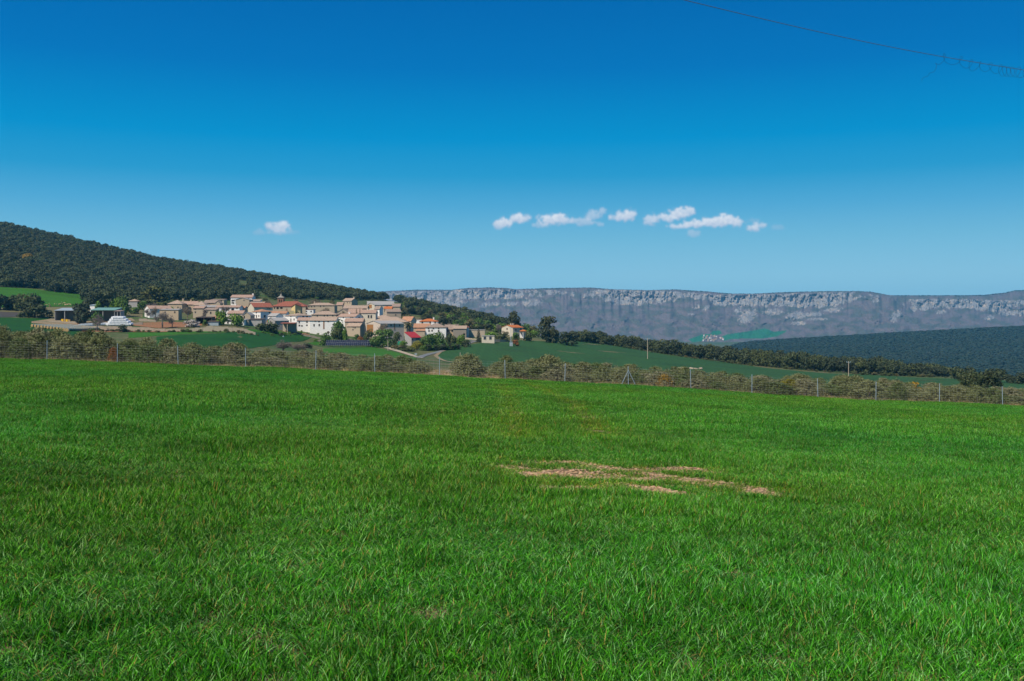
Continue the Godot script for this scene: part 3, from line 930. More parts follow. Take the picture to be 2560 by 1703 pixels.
func build_woods() -> void:
	var list := []
	var d := 600.0
	while d < 1330.0:
		var step := 5.6 + (d - 600.0) * 0.0028
		var x := -760.0 / F * d * 1.9
		var x_end := (1345.0 - CX) / F * d
		while x < x_end:
			var xx := x + R.randf_range(-2.4, 2.4)
			var dd := d + R.randf_range(-2.4, 2.4)
			var X := CX + F * xx / dd
			var h := height(xx, dd)
			var Y := HY - h / dd * F
			x += step
			if Y > poly_y(WOOD_FOOT, X) + nf.get_noise_2d(X * 0.05, 1.0) * 2.0: continue
			if X > 592 and X < 622 and Y > 702 and Y < 732: continue
			if X > 636 and X < 668 and Y > 728 and Y < 748: continue
			if X > -30 and X < 52 and Y > 655 and Y < 666: continue
			if X < -250.0 and R.randf() < 0.5: continue
			list.append(Vector3(xx, h, -dd))
		d += step
	list.sort_custom(func(a, b): return a.z > b.z)
	var leaves := ["leaf_oak", "leaf_oak_b", "leaf_oak", "leaf_oak_c", "leaf_dark"]
	var rest := []
	var n := 0
	for p in list:
		var X: float = CX - F * p.x / p.z
		if n < 300 and X > -40.0:
			var w := R.randf_range(6.5, 10.5)
			tree("holm_oak", "far", n % 6, p, w, w * R.randf_range(0.75, 0.95), leaves[R.randi() % 5], "dark evergreen oak at the lower edge of the hillside wood", "tree", "oaks at the edge of the hillside wood")
			n += 1
		else:
			rest.append(p)
	for v in 6:
		var mine := []
		for i in range(v, rest.size(), 6): mine.append(rest[i])
		scatter("hill_wood", crown_of("far", v), M.leaf_oak, mine, 5.5, 9.8, 0.85, 0.22, "dense dark evergreen wood covering the hill behind the village", "wood")
	# yellow tree and bare rock on the hill
	var y := at_px(66, 900.0)
	tree("broadleaf_tree", "oak", 3, y, 10.0, 9.5, "leaf_gold", "yellow leafing tree alone in the dark hillside wood")
	# the far ridge on the right
	var ridge := []
	var dd2 := 1350.0
	while dd2 < 2640.0:
		var step := 9.5
		var x := (1815.0 - CX) / F * dd2
		while x < (2960.0 - CX) / F * dd2:
			var xx := x + R.randf_range(-4, 4)
			var d3 := dd2 + R.randf_range(-4, 4)
			ridge.append(Vector3(xx, height(xx, d3) - 1.0, -d3))
			x += step
		dd2 += step
	for v in 3:
		var mine := []
		for i in range(v, ridge.size(), 3): mine.append(ridge[i])
		scatter("ridge_wood", crown_of("ridge", v), M.leaf_ridge, mine, 10.0, 15.0, 0.42, 0.08, "dark forest covering the long ridge in front of the escarpment", "wood")

func scatter(called: String, mesh: Mesh, material: Material, list: Array, lo: float, hi: float, tall: float, tone: float, label: String, category: String) -> void:
	var mm := MultiMesh.new()
	mm.transform_format = MultiMesh.TRANSFORM_3D
	mm.use_colors = true
	mm.mesh = mesh
	mm.instance_count = list.size()
	for i in list.size():
		var s := R.randf_range(lo, hi)
		var p: Vector3 = list[i]
		mm.set_instance_transform(i, Transform3D(Basis(Vector3.UP, R.randf() * TAU) * Basis.from_scale(Vector3(s, s * tall * R.randf_range(0.85, 1.15), s)), p))
		var f := 1.0 + tone * (R.randf_range(-1, 1) + nz.get_noise_2d(p.x * 0.02, p.z * 0.02))
		mm.set_instance_color(i, Color(f * R.randf_range(0.9, 1.15), f, f * R.randf_range(0.85, 1.1)))
	var o := MultiMeshInstance3D.new()
	o.name = numbered(called)
	o.multimesh = mm
	o.material_override = material
	add_child(o)
	tag(o, label, category, "", "stuff")

# ---------------------------------------------------------------- village
# [crop, x left, x corner, x right, y eave, y ridge, distance, yaw, depth, roof kind, wall, roof, label, windows, extra]
# yaw > 0 turns the front to the right and shows the left end wall; yaw < 0 shows the right end wall
func house(c: String, xl: float, xc: float, xr: float, ye: float, yr: float, d: float, yaw: float, depth: float, kind: String, wall: String, roof: String, label: String, wins := [], ex := {}) -> Node3D:
	var k: float = CROP[c][2]
	var m := d / F / k
	var th := deg_to_rad(yaw)
	var w := (xr - xl) * m
	var dep := depth
	if yaw > 0.0:
		w = (xr - xc) * m / cos(th)
		dep = (xc - xl) * m / sin(th)
	elif yaw < 0.0:
		w = (xc - xl) * m / cos(th)
		dep = (xr - xc) * m / sin(-th)
	var eye := px(c, xc if yaw != 0.0 else (xl + xr) / 2.0, ye)
	var eave := (HY - eye.y) / F * d
	var rd := d + dep * 0.5
	var ridge := (HY - px(c, 0, yr).y) / F * rd
	var rot := Basis(Vector3.UP, th)
	var corner := P(eye.x, eye.y, d)
	var off := Vector3(0, 0, -dep / 2.0)
	if yaw > 0.0: off.x = w / 2.0
	elif yaw < 0.0: off.x = -w / 2.0
	var mid := corner + rot * off
	var base := 1e9
	for sx in [-0.5, 0.5]:
		for sz in [-0.5, 0.5]:
			var q: Vector3 = mid + rot * Vector3(sx * w, 0, sz * dep)
			base = minf(base, height(q.x, -q.z))
	base = minf(base - 0.3, eave - 2.4)
	var t := thing(ex.get("name", "village_house"), label, ex.get("category", "house"), Vector3(mid.x, base, mid.z), th)
	var e := eave - base
	var r := maxf(ridge - base, e + 0.4)
	var x := w / 2.0
	var z := dep / 2.0
	var g := Geo.new()
	var o := 0.38
	# walls
	if not ex.get("open", false):
		var holes := []
		var x_ref := xc if yaw != 0.0 else (xl + xr) / 2.0
		var x_off := -x if yaw > 0.0 else (x if yaw < 0.0 else 0.0)
		for q in wins:
			if q.size() > 4 and q[4] == "open":
				var hx: float = x_off + (q[0] - x_ref) * m / cos(th)
				var hy: float = (HY - px(c, 0, q[1]).y) / F * d - base
				holes.append(Rect2(hx - q[2] * m / 2.0, hy - q[3] * m / 2.0, q[2] * m, q[3] * m).intersection(Rect2(-x + 0.15, 0.0, w - 0.3, e - 0.15)))
		pierced(g, x, e, z, holes)
		g.quad(Vector3(x, 0, -z), Vector3(-x, 0, -z), Vector3(-x, e, -z), Vector3(x, e, -z))
		g.quad(Vector3(-x, 0, -z), Vector3(-x, 0, z), Vector3(-x, e, z), Vector3(-x, e, -z))
		g.quad(Vector3(x, 0, z), Vector3(x, 0, -z), Vector3(x, e, -z), Vector3(x, e, z))
	var f := Geo.new()
	var th_ := 0.16
	match kind:
		"x":
			g.tri(Vector3(x, e, z), Vector3(x, e, -z), Vector3(x, r - 0.05, 0))
			g.tri(Vector3(-x, e, -z), Vector3(-x, e, z), Vector3(-x, r - 0.05, 0))
			var s := (r - e) / z
			var ey := e - s * o + th_
			f.slab(Vector3(-x - 0.25, ey, z + o), Vector3(x + 0.25, ey, z + o), Vector3(x + 0.25, r + th_, 0), Vector3(-x - 0.25, r + th_, 0), th_)
			f.slab(Vector3(x + 0.25, ey, -z - o), Vector3(-x - 0.25, ey, -z - o), Vector3(-x - 0.25, r + th_, 0), Vector3(x + 0.25, r + th_, 0), th_)
		"z":
			g.tri(Vector3(-x, e, z), Vector3(x, e, z), Vector3(0, r - 0.05, z))
			g.tri(Vector3(x, e, -z), Vector3(-x, e, -z), Vector3(0, r - 0.05, -z))
			var s := (r - e) / x
			var ey := e - s * o + th_
			f.slab(Vector3(x + o, ey, z + 0.25), Vector3(x + o, ey, -z - 0.25), Vector3(0, r + th_, -z - 0.25), Vector3(0, r + th_, z + 0.25), th_)
			f.slab(Vector3(-x - o, ey, -z - 0.25), Vector3(-x - o, ey, z + 0.25), Vector3(0, r + th_, z + 0.25), Vector3(0, r + th_, -z - 0.25), th_)
		"hip":
			var a := x + o
			var b := z + o
			var q := maxf(a - b * 0.95, 0.05)
			var ey := e - 0.05 + th_
			f.slab(Vector3(-a, ey, b), Vector3(a, ey, b), Vector3(q, r + th_, 0), Vector3(-q, r + th_, 0), th_)
			f.slab(Vector3(a, ey, -b), Vector3(-a, ey, -b), Vector3(-q, r + th_, 0), Vector3(q, r + th_, 0), th_)
			f.slab3(Vector3(a, ey, b), Vector3(a, ey, -b), Vector3(q, r + th_, 0), th_)
			f.slab3(Vector3(-a, ey, -b), Vector3(-a, ey, b), Vector3(-q, r + th_, 0), th_)
		"mono":
			g.tri(Vector3(x, e, z), Vector3(x, e, -z), Vector3(x, r - 0.05, -z))
			g.tri(Vector3(-x, e, -z), Vector3(-x, e, z), Vector3(-x, r - 0.05, -z))
			g.quad(Vector3(x, e, -z), Vector3(-x, e, -z), Vector3(-x, r - 0.05, -z), Vector3(x, r - 0.05, -z))
			var s := (r - e) / dep
			f.slab(Vector3(-x - 0.2, e - s * 0.3 + th_, z + 0.3), Vector3(x + 0.2, e - s * 0.3 + th_, z + 0.3), Vector3(x + 0.2, r + s * 0.2 + th_, -z - 0.2), Vector3(-x - 0.2, r + s * 0.2 + th_, -z - 0.2), th_)
		"flat":
			f.box(Vector3(-x - 0.2, e, -z - 0.2), Vector3(x + 0.2, e + 0.25, z + 0.2))
	if ex.get("open", false):
		# posts along the front and a back wall
		g.box(Vector3(-x, 0, -z), Vector3(x, e, -z + 0.25))
		if ex.get("ends", true):
			g.box(Vector3(-x, 0, -z + 0.26), Vector3(-x + 0.25, e, z))
			g.box(Vector3(x - 0.25, 0, -z + 0.26), Vector3(x, e, z))
		var n := int(maxf(2.0, w / 6.0))
		for i in range(1, n):
			var px_ := -x + w * i / n
			var pg := Geo.new()
			pg.box(Vector3(px_ - 0.15, 0, z - 0.3), Vector3(px_ + 0.15, e, z))
			obj("post", pg.mesh(), M[wall], t)
	obj("wall", g.mesh(), M[wall], t)
	var rf := obj("roof", f.mesh(), M[roof], t)
	for ch in ex.get("chimneys", []):
		var cg := Geo.new()
		var cx: float = lerpf(-x, x, ch)
		cg.box(Vector3(cx - 0.4, r - 0.9, -0.35), Vector3(cx + 0.4, r + 0.9, 0.35))
		cg.box(Vector3(cx - 0.5, r + 0.9, -0.45), Vector3(cx + 0.5, r + 1.08, 0.45))
		obj("chimney", cg.mesh(), M[wall], rf)
	var xo := xc if yaw != 0.0 else (xl + xr) / 2.0
	var xs := 0.0
	if yaw > 0.0: xs = -x
	elif yaw < 0.0: xs = x
	for q in wins:
		if q.size() > 4 and q[4] == "open": continue
		var wx: float = xs + (q[0] - xo) * m / cos(th)
		var wy: float = (HY - px(c, 0, q[1]).y) / F * d - base
		opening(t, Vector3(wx, wy, z), 0.0, q[2] * m, q[3] * m, q[4] if q.size() > 4 else "pane")
	for q in ex.get("side", []):
		var sgn := -1.0 if yaw > 0.0 else 1.0
		var wz: float = z - absf(q[0] - xo) * m / absf(sin(th))
		var wy: float = (HY - px(c, 0, q[1]).y) / F * (d + 3.0) - base
		opening(t, Vector3(sgn * x, wy, wz), sgn * PI / 2.0, q[2] * m / absf(sin(th)), q[3] * m, q[4] if q.size() > 4 else "pane")
	return t

# a front wall with holes into the hollow building, each with reveals 0.45 m deep
func pierced(g: Geo, x: float, e: float, z: float, holes: Array) -> void:
	var xs := [-x, x]
	var ys := [0.0, e]
	for h in holes:
		xs.append_array([h.position.x, h.end.x])
		ys.append_array([h.position.y, h.end.y])
	xs.sort()
	ys.sort()
	for i in xs.size() - 1:
		for j in ys.size() - 1:
			if xs[i + 1] - xs[i] < 0.001 or ys[j + 1] - ys[j] < 0.001: continue
			var mid := Vector2((xs[i] + xs[i + 1]) / 2.0, (ys[j] + ys[j + 1]) / 2.0)
			var inside := false
			for h in holes:
				if h.has_point(mid): inside = true
			if not inside: g.quad(Vector3(xs[i], ys[j], z), Vector3(xs[i + 1], ys[j], z), Vector3(xs[i + 1], ys[j + 1], z), Vector3(xs[i], ys[j + 1], z))
	for h in holes:
		var a := Vector3(h.position.x, h.position.y, z)
		var b := Vector3(h.end.x, h.end.y, z - 0.45)
		g.quad(Vector3(a.x, a.y, a.z), Vector3(a.x, a.y, b.z), Vector3(a.x, b.y, b.z), Vector3(a.x, b.y, a.z))
		g.quad(Vector3(b.x, a.y, b.z), Vector3(b.x, a.y, a.z), Vector3(b.x, b.y, a.z), Vector3(b.x, b.y, b.z))
		g.quad(Vector3(a.x, b.y, b.z), Vector3(b.x, b.y, b.z), Vector3(b.x, b.y, a.z), Vector3(a.x, b.y, a.z))

# a window or door: dark pane set inside a frame that stands 5 cm off the wall
func opening(t: Node3D, at: Vector3, turn: float, w: float, h: float, look: String) -> void:
	w = maxf(w, 0.6)
	h = maxf(h, 0.6)
	var g := Geo.new()
	g.box(Vector3(-w / 2, -h / 2, 0.002), Vector3(w / 2, h / 2, 0.02))
	var door := look != "pane"
	var p := obj("door" if door else "window", g.mesh(), M[look], t)
	p.position = at
	p.rotation.y = turn
	var k := Geo.new()
	var b := 0.10
	k.box(Vector3(-w / 2 - b, -h / 2, 0.002), Vector3(-w / 2, h / 2 + b, 0.07))
	k.box(Vector3(w / 2, -h / 2, 0.002), Vector3(w / 2 + b, h / 2 + b, 0.07))
	k.box(Vector3(-w / 2, h / 2, 0.002), Vector3(w / 2, h / 2 + b, 0.07))
	k.box(Vector3(-w / 2 - b * 1.5, -h / 2 - b, 0.002), Vector3(w / 2 + b * 1.5, -h / 2, 0.12))
	obj("frame", k.mesh(), M.frame, p)

func build_village() -> void:
	# around the orchard
	house("d4", 155, 380, 775, 368, 302, 548, 35, 0, "x", "white", "tile_pink", "whitewashed barn with a blank gable among bare fruit trees", [[690, 370, 40, 12]])
	house("d4", 600, 800, 1010, 392, 372, 538, 0, 6, "mono", "ochre", "roof_fibre", "long low ochre ruin wall building with grey roof edge", [[720, 440, 18, 24], [930, 440, 18, 30]])
	house("c1", 1800, 1870, 1925, 412, 384, 615, 0, 6, "hip", "concrete", "tile_tan", "small grey hut standing alone at the wood edge")
	house("d4", 780, 900, 1090, 263, 182, 592, 0, 9, "hip", "ochre", "tile_tan", "ochre house with hipped tan roof below the cedar", [[1000, 335, 20, 22], [1050, 355, 18, 20]], {"chimneys": [0.9]})
	house("d4", 1030, 1200, 1400, 272, 206, 600, 0, 9, "x", "ochre", "tile_pink", "long tan roofed house next to the hipped ochre house", [[1090, 330, 16, 18]], {"chimneys": [0.55]})
	house("d4", 1340, 1460, 1590, 290, 204, 590, 0, 9, "hip", "stone", "tile_tan", "stone house with pyramid tan roof", [[1420, 320, 16, 20]])
	house("d4", 1560, 1700, 1840, 238, 182, 606, 0, 8, "x", "ochre", "tile_grey", "ochre house with dull brown roof beside a gabled wing", [[1690, 250, 16, 18]])
	house("d4", 1808, 1860, 1922, 246, 202, 600, 0, 6, "z", "stone", "tile_grey", "little stone wing with its gable to the field")
	house("d4", 1712, 1860, 2005, 172, 156, 622, 0, 7, "mono", "ochre", "tile_grey", "tall blank ochre wall house with one small window", [[1945, 196, 18, 22]])
	house("d4", 1400, 1600, 1800, 330, 296, 574, 0, 7, "mono", "stone", "roof_fibre", "low stone house under a grey sheet roof", [[1720, 345, 14, 14]])
	house("d4", 1330, 1440, 1560, 356, 308, 558, 0, 8, "x", "stone", "tile_pink", "stone house with pinkish roof behind the round bare tree", [[1378, 372, 18, 20], [1380, 440, 20, 24]])
	house("d4", 1562, 1700, 1832, 392, 350, 556, 0, 6, "mono", "stone", "tile_grey", "low stone outbuilding with a single dark window", [[1715, 455, 26, 44]])
	house("d4", 1822, 2080, 2345, 336, 296, 568, 0, 8, "x", "white", "tile_pink", "white house with reddish roof and two dark barn openings", [[2195, 385, 60, 56, "open"], [2290, 350, 50, 40, "open"], [1980, 390, 20, 24]], {"chimneys": [0.75]})
	house("d4", 2325, 2390, 2460, 350, 318, 575, 0, 6, "x", "stone", "tile_orange", "narrow stone shed with small orange roof beside the cream barn")
	# sheds at the wall
	house("d4", 1390, 1560, 1740, 560, 552, 512, 0, 6, "mono", "dark_wood", "dark_wood", "black open timber shed behind the stone wall", [], {"open": true, "name": "timber_shed", "category": "shed"})
	house("d4", 1740, 1860, 1990, 582, 526, 520, 0, 7, "x", "yellow", "tile_orange", "yellowish hut with orange roof beside the black shed", [[1830, 600, 18, 22]])
	house("d4", 1650, 1770, 1885, 652, 634, 503, 0, 4, "mono", "roof_steel", "dark_wood", "blue-grey metal lean-to against the yellow tank", [], {"name": "lean_to", "category": "shed"})
	house("d1", -60, 200, 470, 575, 548, 519, 0, 7, "mono", "white", "roof_fibre", "long low white stable behind the twin green trees", [[25, 585, 25, 20], [130, 592, 70, 22], [90, 630, 18, 34], [190, 620, 16, 30]])
	house("d1", 80, 260, 440, 412, 348, 548, 0, 8, "x", "pink", "tile_pink", "house with pale pink roof behind the twin green trees", [[150, 450, 16, 20]])
	house("d1", 440, 530, 622, 452, 388, 540, 0, 9, "z", "stone", "roof_fibre", "narrow stone gable house with a tall dark doorway", [[476, 502, 28, 66, "open"]])
	house("d1", 465, 520, 572, 568, 556, 523, 0, 5, "flat", "stone", "roof_fibre", "small tan wall block between white stable and grey store", [])
	house("d1", 568, 730, 888, 560, 535, 526, 0, 8, "mono", "concrete", "dark_wood", "grey rendered store with ragged dark roof edge", [])
	# upper left group
	house("d1", 155, 410, 660, 34, -22, 652, 0, 9, "x", "white", "tile_pink", "tall white house with red roof above the stone gable", [[187, 110, 16, 30], [212, 108, 14, 28], [238, 104, 14, 28], [190, 160, 16, 26], [222, 166, 24, 34], [575, 60, 14, 16]], {"chimneys": [0.96]})
	house("d1", 268, 430, 597, 92, 47, 634, 0, 9, "z", "stone", "roof_fibre", "broad stone gable with grey verge in front of the tall white house", [[470, 100, 14, 18]])
	house("d1", 600, 720, 840, 122, 86, 646, 0, 6, "mono", "white", "tile_tan", "white walled annex sloping off the tall white house", [[635, 105, 24, 22]])
	house("d1", 606, 770, 940, 172, 142, 622, 0, 7, "x", "ochre", "tile_tan", "low tan roof behind the red roofed cream barn")
	house("d1", 465, 700, 1088, 262, 167, 602, 32, 0, "x", "cream", "tile_red", "cream gabled barn with big red tile roof", [[1028, 300, 22, 30], [990, 290, 12, 12]], {"side": [[505, 190, 20, 16]]})
	house("d1", 620, 860, 1056, 372, 316, 562, -38, 0, "hip", "white", "tile_orange", "white corner house with orange roof and red quoins", [[736, 392, 26, 22], [740, 480, 28, 62], [810, 470, 14, 34]], {"side": [[935, 480, 26, 54], [1020, 392, 20, 22]]})
	house("d1", 1056, 1260, 1462, 412, 362, 572, 0, 8, "x", "white", "tile_orange", "white house with long orange roof below the church")
	house("d1", 990, 1226, 1352, 472, 412, 550, -35, 0, "x", "white", "roof_fibre", "small white house with slate grey roof and stone gable end", [[1080, 485, 20, 26]])
	house("d1", 1380, 1715, 1992, 466, 410, 552, -35, 0, "hip", "white", "tile_tan", "pinkish white house with a narrow balcony door", [[1550, 570, 26, 72], [1640, 552, 20, 36], [1550, 478, 14, 16], [1698, 510, 12, 14]], {"side": [[1830, 490, 30, 16], [1900, 490, 30, 16]]})
	house("d1", 890, 1200, 1486, 586, 516, 532, 35, 0, "x", "concrete", "roof_fibre", "grey roofed warehouse with a green door in its gable", [[1415, 598, 20, 22]], {"side": [[968, 592, 48, 56, "door_green"], [922, 595, 34, 50, "door_brown"], [1042, 600, 26, 14]]})
	house("d1", 1325, 1490, 1655, 650, 632, 524, 0, 6, "mono", "pole_wood", "tile_red", "open canopy with rusty red roof on thin posts", [], {"open": true, "ends": false, "name": "canopy_shed", "category": "shed"})
	house("d1", 1725, 1890, 2052, 577, 512, 546, 0, 8, "x", "white", "tile_pink", "white house with mottled pink roof next to the long white house", [[1772, 612, 24, 52], [1955, 606, 24, 52], [1774, 696, 30, 30], [1835, 704, 16, 22], [1953, 690, 22, 22]])
	house("d2", 135, 440, 752, 580, 497, 543, 0, 9, "x", "white", "tile_tan", "long white house with mottled tan roof and brick quoin stripe", [[236, 690, 24, 44], [358, 686, 24, 44], [264, 592, 12, 18], [352, 600, 12, 20], [570, 600, 22, 22], [466, 680, 10, 190, "brick"]])
	# church
	church()
	house("d1", 1925, 2015, 2106, 322, 314, 600, 0, 6, "flat", "white", "tile_red", "small white cube house with flat red edged roof", [[1942, 362, 28, 14], [2052, 366, 30, 14], [1940, 420, 14, 18]])
	house("d2", 85, 400, 716, 222, 167, 624, 0, 10, "hip", "stone", "tile_tan", "wide stone house with a row of upper windows right of the church", [[112, 248, 16, 24], [176, 246, 16, 30], [246, 246, 16, 24], [386, 240, 16, 32], [465, 240, 16, 16]], {"chimneys": [0.2]})
	house("d2", 180, 470, 756, 442, 362, 584, 0, 11, "hip", "stone", "tile_tan", "broad beige house with hipped roof behind the long white house", [[312, 478, 20, 40], [476, 466, 20, 40], [550, 460, 18, 32], [676, 466, 18, 34]])
	house("d2", 890, 1120, 1232, 112, 56, 690, -30, 0, "x", "stone", "tile_tan", "highest stone house standing at the wood edge", [[940, 160, 14, 20], [1010, 156, 16, 24], [1075, 160, 14, 20]], {"chimneys": [0.95]})
	house("d2", 768, 840, 905, 212, 152, 684, 0, 6, "x", "stone", "tile_pink", "small pink roofed outhouse beside the highest house")
	house("d2", 1420, 1500, 2110, 205, 127, 672, 12, 0, "x", "cream", "roof_fibre", "long grey roofed cattle barn at the top of the village", [[1780, 232, 40, 18, "open"], [1950, 246, 40, 20, "open"]])
	house("d2", 1440, 1665, 1830, 215, 166, 655, 35, 0, "x", "cream", "roof_fibre", "cream gabled barn front with a brown door", [], {"side": [[1538, 246, 84, 76, "door_brown"]]})
	house("d2", 2075, 2160, 2262, 250, 186, 665, 0, 7, "x", "stone", "tile_grey", "dull roofed house end behind the cattle barn")
	house("d2", 1890, 1975, 2066, 300, 252, 636, 0, 6, "x", "brick", "tile_new", "small hut with bright orange roof below the cattle barn")
	house("d2", 920, 1200, 1482, 292, 228, 614, 0, 10, "x", "stone", "tile_tan", "stone house under a wide tan roof above the cypresses", [[1100, 300, 14, 14]])
	house("d2", 785, 920, 1055, 386, 304, 600, 0, 9, "z", "stone", "tile_grey", "weathered gable with sagging eaves behind bare twigs")
	house("d2", 1035, 1190, 1345, 402, 306, 598, 0, 9, "x", "stone", "tile_pink", "pink roofed house hidden behind the twin cypresses")
	house("d2", 1350, 1510, 1686, 402, 332, 578, 0, 9, "x", "cream", "tile_pink", "beige house with two tall upper windows side by side", [[1520, 486, 32, 64], [1584, 486, 32, 64]], {"chimneys": [0.36]})
	house("d2", 1650, 1780, 1846, 302, 242, 616, -30, 0, "x", "white", "tile_grey", "white front house with dark stone end wall", [[1700, 330, 14, 16]])
	house("d2", 1862, 1950, 2272, 372, 312, 600, 20, 0, "x", "stone", "tile_grey", "plain stone block house with one red window", [[2150, 446, 24, 24]])
	house("d2", 1640, 1850, 2062, 522, 458, 590, 0, 9, "hip", "stone", "tile_tan", "tan hipped roof house with three small dark windows", [[1700, 542, 18, 22], [1770, 538, 18, 20], [1920, 540, 20, 28]])
	house("d2", 752, 1210, 1352, 487, 422, 572, -28, 0, "x", "white", "tile_pink", "white house with pink roof and a tall white chimney", [[900, 505, 16, 18], [1096, 510, 16, 18], [1145, 510, 16, 18]], {"side": [[1278, 508, 22, 18]], "chimneys": [0.45]})
	house("d2", 960, 1170, 1385, 602, 528, 557, 0, 8, "x", "stone", "tile_pink", "stone house with patched pink roof above the low tan house", [[1190, 626, 26, 14], [1230, 626, 26, 14]])
	house("d2", 990, 1320, 1392, 712, 642, 546, -22, 0, "x", "stone", "tile_tan", "low tan house with a single first floor window", [[1196, 742, 24, 36], [1150, 732, 16, 18], [1142, 795, 26, 18]])
	house("d2", 1392, 1800, 2315, 655, 588, 530, 35, 0, "x", "pink", "roof_fibre", "pink gabled agricultural hall with a tall brown door", [[2030, 690, 18, 40], [2105, 720, 10, 150, "brick"], [2220, 700, 18, 40]], {"side": [[1495, 775, 190, 195, "door_brown"]]})
	house("d2", 1585, 2000, 2415, 618, 502, 572, 0, 13, "hip", "stone", "tile_tan", "large tan hipped roof rising behind the agricultural hall", [[2380, 640, 18, 20]])
	house("d3", 262, 430, 500, 142, 76, 582, -28, 0, "x", "cream", "tile_orange", "cream house with orange-tan roof left of the new orange roof")
	house("d3", 565, 700, 852, 152, 111, 604, 0, 9, "hip", "white", "tile_new", "white villa with a new bright orange hipped roof", [[610, 166, 22, 26], [735, 166, 20, 30], [815, 163, 18, 24]], {"chimneys": [0.75]})
	house("d3", 498, 550, 600, 124, 118, 612, 0, 5, "flat", "white", "concrete", "white flat roofed annex beside the bright orange roof")
	house("d3", 470, 600, 725, 247, 187, 563, 0, 9, "x", "ochre", "tile_orange", "tan house with orange roof right of the palm", [[590, 268, 22, 18], [620, 270, 18, 20]])
	house("d3", 510, 575, 648, 302, 274, 552, 0, 4, "mono", "stone", "tile_orange", "little lean-to with orange roof under the tan house", [])
	house("d3", 660, 820, 986, 247, 187, 553, 0, 10, "hip", "white", "tile_grey", "white house with brown hipped roof above the big hedge trees", [[710, 262, 12, 12], [786, 262, 12, 12], [870, 262, 12, 12], [716, 300, 18, 24], [765, 297, 18, 24], [870, 302, 20, 26]], {"chimneys": [0.3]})
	house("d3", 965, 1065, 1168, 276, 206, 561, 0, 9, "x", "ochre", "tile_grey", "tan house with a shaded balcony of two openings", [[1016, 302, 22, 36], [1086, 300, 26, 34]])
	house("d3", 1100, 1200, 1310, 266, 222, 557, 0, 8, "x", "grey_stone", "tile_tan", "grey stone house with a tan roof and brick chimneys", [[1275, 355, 34, 24, "open"]], {"chimneys": [0.2, 0.36]})
	house("d3", 1265, 1300, 1342, 248, 236, 561, 0, 7, "mono", "white", "tile_red", "narrow white house end with thin red roof edge", [])
	house("d3", 1340, 1470, 1606, 288, 282, 566, 0, 8, "flat", "stone", "concrete", "flat roofed stone shed behind the small spruce", [])
	house("d3", 1556, 1650, 1757, 384, 376, 524, 0, 6, "flat", "cream", "concrete", "low cream garage with two dark doors", [[1606, 415, 36, 42, "door_blue"], [1695, 415, 36, 42, "door_blue"]], {"name": "garage", "category": "garage"})
	house("d3", 1868, 2050, 2216, 250, 211, 590, 38, 0, "x", "cream", "tile_new", "detached cream villa with orange roof and twin chimneys", [[2180, 275, 22, 26], [2100, 285, 18, 24]], {"chimneys": [0.4, 0.6], "side": [[1960, 270, 16, 24], [1915, 330, 14, 24]]})
	house("d3", 2165, 2215, 2264, 306, 283, 583, 0, 5, "hip", "white", "tile_new", "garden pavilion with small orange roof beside the detached villa", [], {"open": true, "ends": false, "name": "garden_pavilion", "category": "pavilion"})
	house("d3", 310, 436, 581, 410, 326, 505, 35, 0, "mono", "concrete", "red_sheet", "shed with bright red sheet roof and teal door", [[528, 432, 72, 36, "door_teal"], [450, 440, 14, 28]], {"name": "red_shed", "category": "shed"})
	# farm sheds on the left
	house("c1", 765, 900, 1045, 542, 508, 505, 0, 9, "mono", "concrete", "roof_steel", "open farm shed with blue-grey roof and orange hay bales", [], {"open": true, "name": "farm_shed", "category": "shed"})
	house("c1", 1270, 1440, 1612, 538, 504, 510, 0, 9, "mono", "concrete", "roof_green", "open farm shed with greenish sheet roof behind the white bales", [], {"open": true, "name": "farm_shed", "category": "shed"})
	house("c1", 1600, 1640, 1690, 552, 542, 505, 0, 5, "mono", "concrete", "tile_grey", "tiny lean-to at the end of the greenish shed", [], {"open": true, "name": "lean_to", "category": "shed"})
	house("c1", 1260, 1300, 1335, 470, 458, 560, 0, 5, "mono", "white", "roof_steel", "small white hut with blue roof between two oaks", [])

